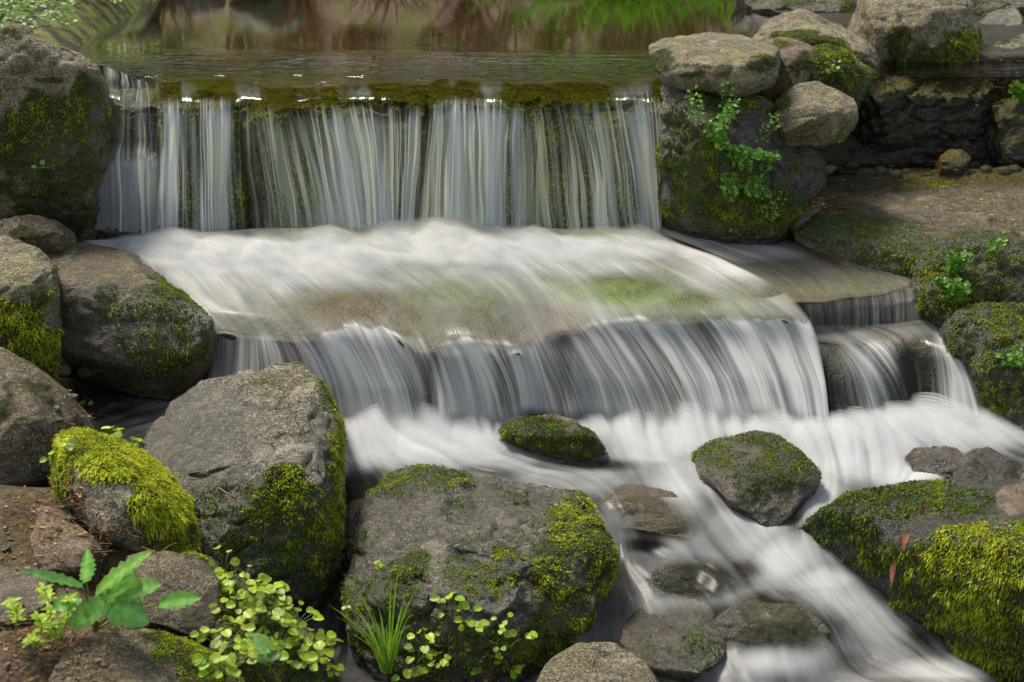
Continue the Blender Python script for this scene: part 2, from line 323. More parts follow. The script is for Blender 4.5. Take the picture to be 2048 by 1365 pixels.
def rock(label, pts, mat='grey', depth=.3, moss=(), wet=(), wetall=0.0, voxel=None, rnd=6, amp=.012, name='boulder', extra=None, back=None, L=.008, dens=26000, W=.0022, cat='boulder', group=None, cracks=.5, droop=.35, mossbias=0.0, k=4, maxn=30000, facet=None):
    if facet is None: facet = 14 if rnd <= 6 else 5
    """pts: list of (px, py, z) [horizontal level] or (px, py, 'y', Y); extra: further such lists unioned"""
    global RK; RK += 1
    sets = []
    for pl in [pts]+(extra or []):
        Q = np.array([Z(*p) if len(p) == 3 else Y(p[0], p[1], p[3]) for p in pl]); c = Q.mean(0)
        B = Q.copy(); B[:, 0] = c[0]+(B[:, 0]-c[0])*.85; B[:, 1] += depth; B[:, 2] -= depth*.75
        D = Q.copy(); D[:, 0] = c[0]+(D[:, 0]-c[0])*.9; D[:, 1] += depth*.35; D[:, 2] -= depth*.5
        sets.append(np.concatenate([Q, B, D]))
    allp = np.concatenate(sets); ext = allp.max(0)-allp.min(0)
    if voxel is None: voxel = float(np.clip(max(ext)/95, .0035, .0085))
    me = hull_mesh(sets, voxel, rnd)
    n = len(me.vertices); V = np.empty(n*3, np.float32); me.vertices.foreach_get('co', V); V = V.reshape(-1, 3).astype(float)
    N = np.empty(n*3, np.float32); me.vertices.foreach_get('normal', N); N = N.reshape(-1, 3).astype(float)
    o_ = np.array([allp[:, 0].mean(), allp[:, 1].mean(), allp[:, 2].min()]); size = float(np.mean(ext))
    s = RK*13
    if facet:
        rr = np.random.default_rng(s); c0 = V.mean(0)
        for _ in range(facet):
            nn = unit_(rr.normal(0, 1, 3)*np.array([1, 1, .8])-np.array([0, .5, -.4])); t = (V-c0)@nn; h = t.max()*rr.uniform(.88, .965); ov = np.clip(t-h, 0, None); V -= ov[:, None]*nn*.92
    N = N0_(V, me) if facet else N
    big = fbm(V, 1.6/max(size, .1)*1.2, 2, s)*amp*1.6; med = fbm(V, 14, 3, s+3)*amp
    rid = (1-np.abs(fbm(V*np.array([1, 1, 1.8]), 7, 3, s+7))*5).clip(0, 1)**2*amp*cracks
    pit = fbm(V, 60, 3, s+9)*amp*.28
    V2 = V+N*(big+med-rid+pit)[:, None]
    px, py = proj(V2)
    mo = blobs(px, py, moss) if moss else np.zeros(n)
    tone = np.full(n, .4)
    if moss:
        ws = np.zeros(n); ts = np.zeros(n)
        for b in moss:
            w = np.clip(1.7-1.3*np.sqrt(((px-b[0])/b[2])**2+((py-b[1])/b[3])**2), 0.001, 1); ws += w**2; ts += w**2*b[5]
        tone = ts/ws
        nm = fbm(V2, 16, 5, 77+s, .65)
        mo = np.clip(mo*1.25+nm*1.05*np.where(mo > .02, 1, 0)-.05+mossbias, 0, 1)*np.where(mo > .02, 1, 0)
        V2 = V2+N*(sstep(.2, .8, mo)*.004)[:, None]
    we = np.clip((blobs(px, py, wet) if wet else 0)+wetall, 0, 1)*np.ones(n)
    if o_[1] < 4.4 and V2[:, 0].max() > -.75:
        ab = V2[:, 2]-water_z(V2[:, 0], V2[:, 1]); we = np.maximum(we, sstep(.085, .03, ab+.02*fbm(V2, 18, 2, 5))*np.where(V2[:, 0] > -.75, 1, 0))
    V2 -= o_
    me.vertices.foreach_set('co', V2.astype(np.float32).ravel()); me.update()
    me.polygons.foreach_set('use_smooth', np.ones(len(me.polygons), bool))
    setattr_np(me, 'moss', mo); setattr_np(me, 'wet', we)
    ob = obj(name, me, M[mat], None, o_); tag(ob, label, cat, group)
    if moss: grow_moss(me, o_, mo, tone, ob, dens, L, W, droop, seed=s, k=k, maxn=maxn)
    return ob
def y(px, py, Yd): return (px, py, 'y', Yd)
# --- left bank
rock('large rounded boulder at the left end of the upper fall, right side mossy', [y(-140,70,5.0), y(-20,38,5.1), y(60,46,5.12), y(140,76,5.15), y(188,122,5.2), y(206,170,5.2), y(213,235,5.15), y(205,300,5.1), y(190,380,5.1), y(165,440,5.1), y(0,450,4.98), y(-140,430,4.95), y(40,180,4.93), y(110,200,4.97), y(100,330,4.93)],
     'tan', .5, moss=[(170,190,40,50,.8,.45), (110,240,110,60,.9,.5), (50,270,80,50,.9,.62), (90,330,120,90,.7,.3), (120,420,100,50,.7,.15), (100,160,40,8,.6,.5)], wet=[(130,380,90,120,1), (200,260,30,120,1)], voxel=.009, rnd=10, amp=.016, dens=26000)
rock('small low brown stone at the left edge above the tan upright rock', [y(-80,432,4.75), y(60,427,4.8), y(118,434,4.8), y(132,450,4.78), y(120,474,4.7), y(-80,476,4.65)], 'brown', .2, moss=[(60,465,60,14,.4,.3)], name='stone', cat='stone')
rock('tan upright rock at the left edge with yellow green moss along its foot', [y(-90,462,4.45), y(30,466,4.46), y(78,488,4.42), y(102,520,4.38), y(107,560,4.32), y(103,640,4.25), y(97,735,4.2), y(-90,700,4.1), y(-90,560,4.22), y(60,550,4.26)],
     'tan', .3, moss=[(20,640,70,40,1,.75), (60,690,60,60,1,.72), (80,590,30,30,.5,.6), (95,720,20,40,1,.5)], L=.013, dens=36000, rnd=5, name='rock', cat='rock')
rock('blocky rock with a flat grey top and a dark mossy front beside the foaming ledge', [(60,474,.70), (150,478,.70), (225,492,.69), (300,520,.68), y(342,566,4.42), y(404,618,4.34), y(424,636,4.27), y(422,668,4.24), y(378,712,4.22), y(300,738,4.25), y(105,705,4.35), y(103,562,4.42), y(330,566,4.4), y(240,650,4.34), y(380,650,4.4)],
     'brown', .28, moss=[(340,600,60,60,.8,.42), (330,690,90,50,.9,.4), (240,600,90,40,.6,.35), (150,640,60,60,.5,.2), (390,660,30,50,.8,.35)], wet=[(240,660,200,90,.9), (400,640,60,60,1), (200,520,120,40,.2)], rnd=2, facet=2, amp=.008, L=.008, name='rock', cat='rock')
rock('smooth brownish boulder at the left edge below the moss fringed rock', [y(-110,688,3.9), y(0,690,3.9), y(60,720,3.87), y(118,770,3.82), y(150,832,3.76), y(146,885,3.7), y(105,950,3.6), y(0,990,3.52), y(-110,1000,3.5), y(50,850,3.6)],
     'brown', .35, moss=[(80,775,25,10,.7,.4), (20,790,14,14,.5,.4), (30,800,80,60,.22,.3)], rnd=10, amp=.007)
rock('boulder cloaked in thick yellow green moss with a bare grey face, left foreground', [y(112,868,3.55), y(150,848,3.6), y(215,872,3.56), y(275,908,3.5), y(335,955,3.42), y(370,992,3.38), y(386,1060,3.28), y(382,1112,3.2), y(300,1092,3.13), y(200,1065,3.13), y(140,1015,3.2), y(98,945,3.35), y(210,930,3.26), y(290,1010,3.17)],
     'grey', .3, moss=[(150,885,80,46,1.1,.86), (250,925,80,50,1.1,.88), (320,990,66,70,1.1,.82), (345,1075,50,60,1.1,.66), (290,990,26,60,.9,.85), (120,960,34,50,.9,.55), (300,1060,18,40,.7,.7)], L=.014, W=.0026, dens=52000, rnd=5, amp=.012, droop=.5)
rock('big wet grey boulder with sparkling sloping top and mossy front, left of the lower cascade', [y(272,885,3.75), y(300,845,3.82), y(340,800,3.9), y(400,762,3.96), y(480,735,4.02), y(552,706,4.06), y(600,712,4.04), y(642,765,3.97), y(672,812,3.88), y(684,855,3.8), y(672,930,3.62), y(385,968,3.47), y(540,932,3.47), y(640,935,3.5), y(686,1000,3.62), y(684,1140,3.5), y(648,1212,3.4), y(520,1170,3.3), y(405,1122,3.33), y(358,1010,3.44)],
     'grey', .3, moss=[(560,1010,80,80,1.1,.78), (600,1100,90,80,1,.45), (500,1080,110,70,.9,.3), (450,1000,70,40,.6,.3), (655,1060,40,80,.9,.55), (670,900,16,110,.9,.6), (660,780,24,60,.8,.5), (500,1140,120,40,.8,.12), (640,1180,50,40,.8,.15), (580,950,40,26,.9,.8)],
     wet=[(380,860,160,120,.9), (430,1050,110,140,1), (540,1150,200,100,1), (660,950,40,200,1)], voxel=.006, rnd=4, amp=.013, L=.0085, dens=34000, cracks=.8)
rock('flat grey stone sunk in the litter of the left bank, pointed at its upper end', [y(76,1008,3.22), y(110,1018,3.22), y(158,1055,3.15), y(194,1095,3.05), y(182,1136,3.0), y(90,1140,2.95), y(55,1092,3.0)], 'pink', .15, rnd=8, amp=.006, name='stone', cat='stone')
rock('rounded grey brown stone behind the broad leaves of the left foreground', [y(250,1110,2.97), y(330,1096,3.0), y(400,1113,2.97), y(440,1162,2.9), y(448,1212,2.85), y(432,1266,2.8), y(385,1298,2.74), y(290,1245,2.74), y(235,1172,2.82)], 'brown', .25, moss=[(400,1110,50,14,.6,.6), (446,1220,14,70,.6,.5)], rnd=9, amp=.006, name='stone', cat='stone')
rock('dark rounded stone at the left edge behind the whorled weed', [y(-70,1135,2.92), y(55,1130,2.92), y(95,1160,2.86), y(92,1215,2.76), y(40,1245,2.7), y(-70,1250,2.7)], 'brown', .2, rnd=8, amp=.006, wetall=.3, name='stone', cat='stone')
rock('low foreground rock at the bottom left with orange and green moss down its right side', [y(185,1262,2.62), y(300,1260,2.64), y(385,1298,2.6), y(468,1352,2.55), y(490,1460,2.38), y(150,1460,2.33), y(60,1420,2.4), y(120,1300,2.52)], 'brown', .2, moss=[(350,1300,60,30,.9,.6), (410,1345,60,40,1,.66), (440,1400,60,50,1,.6), (310,1275,40,14,.6,.45)], L=.007, dens=60000, rnd=8, amp=.006, name='rock', cat='rock')
rock('low mossy hump of soil and stone under the bottom left patch of herbs', [y(436,1145,3.0), y(480,1165,3.06), y(560,1215,3.08), y(620,1270,3.05), y(655,1335,2.98), y(665,1440,2.8), y(420,1440,2.65), y(428,1260,2.78)], 'brown', .25, moss=[(500,1230,120,90,.8,.4), (600,1330,80,60,.8,.35), (470,1340,80,60,.7,.5)], wetall=.5, rnd=7, amp=.015, L=.007, name='mound', cat='mossy mound')
# --- in the stream
rock('broad central boulder with wet grey top and yellow green moss on its right flank', [y(735,985,3.75), y(795,943,3.82), y(862,924,3.86), y(935,950,3.8), y(1080,962,3.75), y(1160,983,3.7), y(1205,1022,3.6), y(1233,1075,3.5), y(1239,1118,3.42), y(1190,1200,3.3), y(1145,1280,3.2), y(1055,1350,3.1), y(900,1395,3.05), y(750,1345,3.1), y(690,1262,3.15), y(678,1180,3.25), y(698,1065,3.5), y(900,1080,3.33), y(1080,1105,3.27), y(850,1235,3.1), y(1000,1250,3.1)],
     'grey', .3, moss=[(800,1250,120,60,.7,.3), (900,1130,160,30,.35,.4), (860,1290,160,60,.8,.3), (1150,1060,60,90,1.1,.78), (1110,1110,60,60,.7,.6), (1200,1130,50,80,.9,.5), (1090,1150,34,44,1.1,.95), (960,1160,100,40,.85,.72), (1010,1110,40,24,.8,.75), (870,950,90,36,.9,.5), (790,970,70,30,.8,.55), (1120,1240,70,90,1,.5), (1000,1310,160,50,.9,.45), (800,1160,70,70,.75,.4), (740,1210,80,60,.8,.35), (830,1130,40,40,.7,.6), (1180,985,30,20,.5,.3), (720,1080,60,30,.6,.3), (830,1320,90,60,.8,.4), (980,1000,140,40,.3,.35), (1000,1070,120,50,.28,.3)],
     wet=[(900,1010,260,110,1), (720,1150,90,170,1), (950,1230,240,150,.9)], voxel=.0065, rnd=5, amp=.018, L=.0085, dens=30000, cracks=.9)
rock('dry tan rounded cobble at the bottom edge, centre', [y(1050,1390,2.98), y(1088,1325,3.06), y(1158,1278,3.12), y(1225,1284,3.12), y(1292,1328,3.06), y(1335,1385,3.0), y(1330,1460,2.9), y(1050,1460,2.9)], 'tan', .2, rnd=12, amp=.006, name='cobble', cat='stone')
rock('wet brown rock with mossy right face standing in the stream at the bottom', [y(1238,1245,3.32), y(1285,1198,3.4), y(1350,1184,3.43), y(1412,1203,3.4), y(1450,1255,3.32), y(1463,1312,3.22), y(1400,1347,3.15), y(1290,1337,3.15), y(1240,1285,3.22)], 'brown', .2, facet=4, moss=[(1400,1300,50,50,.8,.3), (1290,1310,60,30,.6,.3)], wetall=.9, rnd=6, amp=.010, name='rock', cat='rock')
rock('olive brown rock half under clear water at the bottom right of centre', [(1418,1245,.10), (1490,1198,.125), (1605,1205,.125), (1662,1255,.10), (1668,1325,.02), (1500,1345,.0), (1430,1305,.03)], 'brown', .2, facet=3, moss=[(1645,1290,20,50,.6,.35)], wetall=.9, rnd=7, amp=.008, name='rock', cat='rock')
rock('small rock studded with dark green moss in the foam below the cascade, centre', [y(980,860,4.05), y(1035,836,4.12), y(1110,830,4.14), y(1175,850,4.06), y(1225,882,3.97), (1205,915,.26), (1140,925,.26), (1040,893,.26), y(1120,862,3.98)], 'brown', .18, moss=[(1070,865,70,34,1.1,.34), (1160,890,40,34,1.1,.36), (1110,885,60,26,.8,.28)], wet=[(1000,860,60,40,1), (1120,920,120,20,1)], rnd=5, L=.007, dens=60000, name='rock', cat='rock')
rock('hump backed rock with dark cushion moss on its crest, water sliding down its left side', [y(1385,910,4.0), y(1440,876,4.08), y(1505,864,4.1), y(1560,872,4.06), (1612,903,.33), (1648,943,.30), (1642,968,.275), (1590,1025,.21), (1548,1062,.18), (1450,1000,.25), (1395,945,.275), y(1525,950,3.78), y(1460,930,3.87)], 'brown', .2, moss=[(1560,930,60,46,1.1,.34), (1520,880,50,20,.9,.3), (1500,960,40,60,.7,.22), (1430,915,50,40,.7,.45), (1610,950,30,30,.8,.25)], wetall=.6, rnd=7, amp=.010, L=.007, dens=52000, name='rock', cat='rock')
rock('large dark topped rock at the right foreground with long glowing moss', [(1596,1062,.175), y(1655,1010,3.62), y(1700,976,3.68), y(1790,972,3.69), y(1870,963,3.71), y(1960,958,3.72), y(2180,950,3.72), y(1880,1045,3.46), y(2060,1085,3.3), (1620,1085,.14), (1700,1138,.10), (1800,1208,.06), (1900,1285,.02), (2010,1365,-.02), y(2220,1480,3.0), y(2220,1150,3.1), y(1950,1170,3.27)],
     'dark', .35, moss=[(1780,1005,170,50,1.1,.26), (1930,1010,90,40,.7,.3), (1690,1050,90,50,1,.22), (1940,1110,120,60,1.0,.74), (1990,1210,120,90,.9,.56), (1870,1130,70,70,1,.62), (2000,1300,110,70,1,.5), (1760,1120,80,40,.8,.35), (1870,1000,26,50,.8,.7), (1830,1180,60,60,.6,.4), (1930,1080,70,36,1,.84), (2040,1120,60,80,1.1,.6)],
     wetall=.85, voxel=.0065, rnd=5, amp=.011, L=.0145, W=.0021, dens=34000, droop=.45, facet=5)
rock('bare pinkish grey rock capping the dark rock at the right edge', [y(1992,990,3.58), y(2015,972,3.62), y(2120,955,3.62), y(2120,1150,3.25), y(2045,1098,3.33), y(2003,1035,3.45)], 'pink', .12, wetall=.4, rnd=7, amp=.007, name='rock', cat='rock')
rock('wet brown rock with shining top at the foot of the right side cascade', [y(1812,910,3.98), y(1865,882,4.05), y(1925,898,4.0), y(1955,935,3.9), (1875,960,.25), (1820,938,.26)], 'brown', .15, wetall=1, rnd=5, amp=.012, name='rock', cat='rock')
rock('dark wet slanting rock behind the pinkish grey rock near the right edge', [y(1932,900,3.98), y(1975,890,4.0), y(2100,965,3.86), y(2100,1010,3.74), y(1950,980,3.74), y(1895,985,3.72), y(1920,935,3.84)], 'dark', .15, wetall=1, rnd=5, amp=.010, moss=[(1990,960,60,20,.4,.3)], name='rock', cat='rock')
rock('ochre rock under the sliding water right of the central mossy boulder', [(1250,970,.258), (1345,985,.254), (1400,1035,.212), (1385,1078,.165), (1228,1062,.18), (1205,1003,.245)], 'orange', .15, wetall=.5, facet=2, rnd=7, amp=.008, name='rock', cat='rock')
rock('brown rounded rock veiled by water in the middle of the lower stream', [(1275,1150,.11), (1345,1112,.15), (1440,1122,.15), (1492,1170,.11), (1400,1202,.06), (1285,1192,.06)], 'brown', .15, wetall=1, rnd=8, amp=.008, name='rock', cat='rock')
rock('small ochre stone in the shallows between the big grey boulder and the central mossy boulder', [(690,1010,.25), (700,1000,.27), (742,1000,.27), (746,1025,.25), (700,1032,.24)], 'orange', .06, rnd=4, amp=.004, voxel=.004, wetall=.7, name='stone', cat='stone')
# --- right bank
rock('flat tan capstone slab at the right end of the upper fall', [(1298,92,1.29), (1330,77,1.30), (1415,63,1.30), (1482,70,1.30), (1560,90,1.28), y(1304,118,5.2), y(1400,125,5.12), y(1485,131,5.08), y(1557,102,5.25), y(1345,158,5.13), y(1485,171,5.06), y(1558,160,5.18), y(1312,140,5.18)],
     'tan', .08, facet=3, moss=[(1320,118,30,26,.8,.3), (1520,130,40,20,.35,.35), (1400,150,60,10,.4,.2)], rnd=3, amp=.008, cracks=.8, name='slab', cat='rock slab', L=.006)
rock('pinkish broken stone wedged behind the tan capstone slab', [y(1500,86,5.7), y(1580,76,5.8), y(1637,95,5.7), y(1634,130,5.55), y(1600,166,5.42), y(1550,160,5.42), y(1540,112,5.45)], 'pink', .15, moss=[(1600,130,30,26,.7,.35), (1560,90,40,10,.5,.5)], rnd=3, amp=.010, name='stone', cat='stone')
rock('long arched grey boulder at the pool edge behind the capstone slab', [y(1503,80,6.2), y(1540,35,6.3), y(1598,17,6.36), y(1650,30,6.32), y(1700,58,6.2), y(1768,94,6.02), y(1766,115,5.95), y(1700,102,5.9), y(1600,74,5.95), y(1520,84,6.1)], 'tan', .3, moss=[(1580,72,60,12,.8,.5), (1660,85,50,16,.7,.5)], rnd=6, amp=.010)
rock('low mound of rock wrapped in olive moss between the arched boulder and the dark ledge', [y(1570,98,5.75), y(1640,78,5.8), y(1720,100,5.8), y(1752,150,5.7), y(1722,205,5.58), y(1620,170,5.5), y(1560,172,5.45), y(1660,130,5.5)], 'brown', .2, moss=[(1670,110,60,40,1.1,.5), (1690,160,60,40,.9,.35), (1610,165,50,16,.8,.5)], wet=[(1720,190,60,40,1)], rnd=6, amp=.016, L=.011, name='rock', cat='rock')
rock('tall tapering grey boulder at the top right with moss around its base', [y(1710,50,6.42), y(1722,-20,6.5), y(1790,-70,6.5), y(1900,-60,6.5), y(1948,20,6.4), y(1976,105,6.2), y(1962,138,6.08), y(1850,145,6.02), y(1760,118,6.12), y(1713,78,6.3), y(1750,32,6.12), y(1850,26,6.07), y(1930,20,6.2)],
     'tan', .35, facet=4, moss=[(1920,95,60,40,1,.6), (1860,115,60,30,.8,.4), (1795,75,26,50,.8,.35), (1800,130,50,20,.8,.3)], rnd=4, amp=.014, L=.010)
rock('light grey angular rock jutting out beside the cress plants', [y(1600,166,5.35), y(1632,162,5.38), y(1682,184,5.32), y(1723,206,5.25), y(1727,230,5.2), y(1702,256,5.14), y(1650,264,5.08), y(1570,263,5.08), y(1550,228,5.12), y(1640,222,5.03), y(1560,190,5.25)], 'tan', .12, rnd=3, amp=.008, moss=[(1560,200,26,30,.7,.4)], name='rock', cat='rock')
rock('big moss hung rock forming the right side wall of the upper fall', [y(1322,150,5.2), y(1400,160,5.17), y(1500,178,5.2), y(1600,232,5.22), y(1660,280,5.2), y(1664,340,5.15), y(1640,388,5.1), y(1580,425,5.05), y(1552,464,5.0), y(1450,460,5.0), y(1380,435,5.05), y(1326,405,5.12), y(1322,250,5.15), y(1450,300,4.96), y(1560,330,5.0)],
     'dark', .3, moss=[(1400,330,100,70,1,.45), (1400,230,80,60,.8,.3), (1500,210,60,26,.8,.55), (1450,400,130,60,1,.42), (1560,400,70,60,.8,.35), (1600,330,50,60,.45,.25), (1500,440,60,30,.9,.5), (1350,300,30,90,.6,.25)], wetall=.8, wet=[], rnd=5, amp=.018, L=.010, dens=32000)
rock('dark dripping ledge stone below the tall tapering boulder', [y(1722,165,5.95), y(1742,148,6.12), y(1980,146,6.12), y(1993,172,6.0), y(1986,262,5.9), y(1730,274,5.86), y(1850,190,5.84), y(1740,200,5.86), y(1970,190,5.88)], 'dark', .3, moss=[(1900,160,60,10,.35,.4), (1790,250,60,30,.4,.2)], wetall=1, rnd=3, amp=.022, cracks=1.2, name='rock', cat='rock')
rock('dark recessed rock under the dripping ledge', [y(1640,262,6.02), y(2140,262,6.02), y(2140,348,5.96), y(1640,345,5.92), y(1850,300,5.9)], 'dark', .2, wetall=1, rnd=4, amp=.018, name='rock', cat='rock')
rock('small reddish brown stone lying in the recess of the right bank', [y(1881,312,5.7), y(1898,298,5.75), y(1936,299,5.75), y(1947,317,5.7), y(1920,337,5.65), y(1884,333,5.65)], 'brown', .08, rnd=2, amp=.006, voxel=.004, wetall=.5, name='stone', cat='stone')
rock('wide flat slab on the right bank with bare brown top and mossy front', [(1602,398,.73), (1650,352,.75), (1800,336,.75), (2160,340,.76), (1640,420,.73), (1780,434,.73), (1884,480,.72), (2160,466,.74), y(1588,464,5.02), y(1700,508,4.86), y(1810,555,4.7), y(1880,590,4.62), y(2160,600,4.6)],
     'brown', .2, moss=[(1680,450,90,36,1,.4), (1780,490,90,50,1,.42), (1850,540,70,60,1,.4), (1960,520,110,60,.9,.4), (1620,450,40,30,.8,.3), (1850,370,60,10,.5,.75)], wet=[(1780,365,260,26,1), (1740,470,160,60,.9), (1950,530,140,70,.9), (1720,415,60,20,.6)], facet=4, rnd=3, amp=.010, L=.009, name='slab', cat='rock slab')
rock('brown bark like stone at the foot of the moss hung rock wall', [y(1562,442,5.04), y(1600,400,5.13), y(1652,388,5.2), y(1642,422,5.1), y(1592,457,4.99)], 'brown', .06, rnd=2, amp=.010, voxel=.0045, wetall=.8, name='stone', cat='stone')
rock('moss clad rock at the right edge beneath the wide flat slab', [y(1845,512,4.72), y(1900,478,4.76), y(2160,480,4.76), y(2160,650,4.46), y(1960,650,4.46), y(1880,612,4.52), y(1832,572,4.63), y(1960,560,4.55)], 'dark', .3, moss=[(1900,540,80,60,1,.42), (1990,520,90,50,1,.35), (1880,600,60,40,.9,.55), (2010,600,80,50,.8,.4)], wetall=.7, rnd=5, amp=.02, L=.010, name='rock', cat='rock')
rock('lowest moss clad rock of the right bank beside the side cascade', [y(1955,610,4.5), y(2160,600,4.5), y(2160,880,4.1), y(2048,845,4.13), y(1975,795,4.22), y(1930,700,4.35), y(1895,645,4.45), y(2010,700,4.25)], 'dark', .3, moss=[(1990,640,90,50,1,.5), (2020,720,80,60,1,.42), (2000,790,80,60,.9,.35), (1930,680,40,50,.7,.3), (2040,650,40,60,1,.6)], wetall=.7, rnd=5, amp=.02, L=.010, name='rock', cat='rock')
rock('grey lichened rock cut by the right edge beside the tall tapering boulder', [y(1982,85,6.3), y(2060,64,6.4), y(2160,70,6.4), y(2160,210,5.95), y(2020,175,6.0), y(1972,135,6.1)], 'grey', .25, moss=[(1990,75,30,16,.6,.75), (2040,160,40,30,.5,.3)], rnd=5, amp=.012, name='rock', cat='rock')
rock('dark rock at the right edge below the grey lichened rock', [y(1985,190,5.9), y(2160,190,5.9), y(2160,345,5.72), y(2000,310,5.8), y(1980,250,5.85)], 'dark', .25, wetall=.9, moss=[(2030,210,40,40,.4,.3)], rnd=4, amp=.02, name='rock', cat='rock')
rock('blue grey stone in the gap behind the tall tapering boulder', [y(1955,45,7.0), y(2000,16,7.1), y(2045,10,7.05), y(2048,62,6.8), y(1965,72,6.8)], 'grey', .2, rnd=5, amp=.01, wetall=.6, name='stone', cat='stone')
rock('pale rock cut by the top right corner', [y(1938,-40,7.4), y(2160,-60,7.4), y(2160,16,7.2), y(1990,14,7.2), y(1942,8,7.3)], 'grey', .2, rnd=3, amp=.01, name='rock', cat='rock')
rock('brown layered rock at the top edge behind the arched boulder', [y(1470,-30,8.0), y(1700,-40,8.0), y(1712,20,7.7), y(1600,26,7.6), y(1490,14,7.8)], 'brown', .2, rnd=3, amp=.02, wetall=.4, moss=[(1600,5,60,12,.5,.6), (1700,10,20,40,.8,.6)], name='rock', cat='rock')
rock('dark wet rock at the water line left, behind the large rounded boulder', [y(190,104,6.5), y(240,100,6.6), y(285,106,6.5), y(290,120,6.35), y(190,124,6.3)], 'dark', .15, wetall=1, rnd=5, amp=.008, moss=[(240,108,40,10,.6,.3)], name='rock', cat='rock')
# --- rocks behind the upper fall: they carry the lip
W = [(190,330,5.40,.15,'dark'), (325,520,5.37,.5,'dark'), (500,700,5.42,.55,'brown'), (680,850,5.38,.3,'dark'), (830,900,5.46,.1,'dark'), (880,1060,5.38,.7,'brown'), (1040,1210,5.40,.9,'dark'), (1190,1345,5.37,.5,'brown')]
wl = ['leftmost rock behind the upper fall, dark and almost bare', 'dark rock with green streaks behind the left part of the upper fall', 'mossy brown rock behind the upper fall, left of its middle', 'dark rock behind the middle of the upper fall', 'narrow black rock in the gap of the upper fall', 'green brown rock behind the upper fall, right of the dark gap', 'bright mossy rock showing through the right half of the upper fall', 'brown rock behind the right end of the upper fall']
for (a, b, yy, mo, mt), lb in zip(W, wl):
    c = (a+b)/2
    rock(lb, [y(a,203,yy+.03), y(b,203,yy+.03), y(a-4,214,yy), y(b+4,216,yy), y(a,330,yy-.03), y(b,330,yy-.02), y(a,480,yy-.06), y(b,480,yy-.06), y(c,260,yy-.04), (a,176,1.085), (b,176,1.085), (c,186,1.09)], mt, .35,
         moss=[(c,400,(b-a)*.5,80,mo*1.5,.98), (a+30,260,60,70,mo*1.3,.9), (b-30,240,60,60,mo,.85)], wetall=1, rnd=3, amp=.018, cracks=1, voxel=.009, L=.009, dens=16000, name='rock', cat='rock', facet=4)
rock('squat rock at the left foot of the upper fall, water splitting over its top', [y(196,318,5.25), y(225,292,5.27), y(270,284,5.28), y(312,300,5.27), y(322,470,5.17), y(186,470,5.17)], 'brown', .12, wetall=1, rnd=4, amp=.012, moss=[(220,330,50,60,.5,.4)], name='rock', cat='rock')

def cr(P, t):
    """Catmull-Rom through P (n,...) at parameters t in [0,n-1]"""
    n = len(P); i = np.clip(np.floor(t).astype(int), 0, n-2); f = (t-i).reshape((-1,)+(1,)*(P.ndim-1))
    p0 = P[np.clip(i-1, 0, n-1)]; p1 = P[i]; p2 = P[i+1]; p3 = P[np.clip(i+2, 0, n-1)]
    return .5*((2*p1)+(-p0+p2)*f+(2*p0-5*p1+4*p2-p3)*f*f+(-p0+3*p1-3*p2+p3)*f**3)
def loft(cols, N, Mr, rowt=None):
    """cols: streamlines, each a list of K points; returns (Mr, N, 3)"""
    P = np.array([[Z(*p) if len(p) == 3 else Y(p[0], p[1], p[3]) for p in c] for c in cols])   # C,K,3
    tr = rowt if rowt is not None else np.linspace(0, P.shape[1]-1, Mr)
    Pk = cr(np.swapaxes(P, 0, 1), tr)              # Mr,C,3
    G = cr(np.swapaxes(Pk, 0, 1), np.linspace(0, P.shape[0]-1, N))   # N,Mr,3
    return np.swapaxes(G, 0, 1)
def rowsmooth(G, rt, a, b, it):
    w = (sstep(a-.3, a, rt)*(1-sstep(b, b+.3, rt)))[1:-1, None, None]*.5
    for _ in range(it): G[1:-1] += w*((G[:-2]+G[2:])*.5-G[1:-1])
    return G
def normals(G):
    du = np.gradient(G, axis=1); dv = np.gradient(G, axis=0); n = np.cross(dv, du)
    n /= np.linalg.norm(n, axis=2)[..., None]+1e-12
    n[(n[..., 2] < 0) & (np.abs(n[..., 2]) > .3)] *= -1
    return n
def flowuv(G):
    L = np.concatenate([np.zeros((1, G.shape[1])), np.cumsum(np.linalg.norm(np.diff(G, axis=0), axis=2), 0)])
    r = G.shape[0]//2; w = np.concatenate([[0], np.cumsum(np.linalg.norm(np.diff(G[r], axis=0), axis=1))])
    return np.stack([np.broadcast_to(w, L.shape), L, np.zeros_like(L)], 2)
def sheet(name, layers, mat, parent=None):
    """layers: list of (G, foam, edge, uv)"""
    V, Fc, fo, ed, uv, sh, so_, off = [], [], [], [], [], [], [], 0
    for li_, lay_ in enumerate(layers):
        G, f, e, u = lay_[:4]; so_.append((lay_[4] if len(lay_) > 4 else np.zeros(f.shape)).ravel())
        sh.append(np.full(f.size, 1.0 if li_ else 0.0))
        V.append(G.reshape(-1, 3)); Fc.append(gridf(G.shape[0], G.shape[1], off)); off += G.shape[0]*G.shape[1]
        fo.append(f.ravel()); ed.append(e.ravel()); uv.append(u.reshape(-1, 3))
    me = mesh_np(name, np.concatenate(V), np.concatenate(Fc), {'foam': np.concatenate(fo), 'edge': np.concatenate(ed), 'shell': np.concatenate(sh), 'soft': np.concatenate(so_), 'fuv': np.concatenate(uv)})
    return obj(name, me, mat, parent)
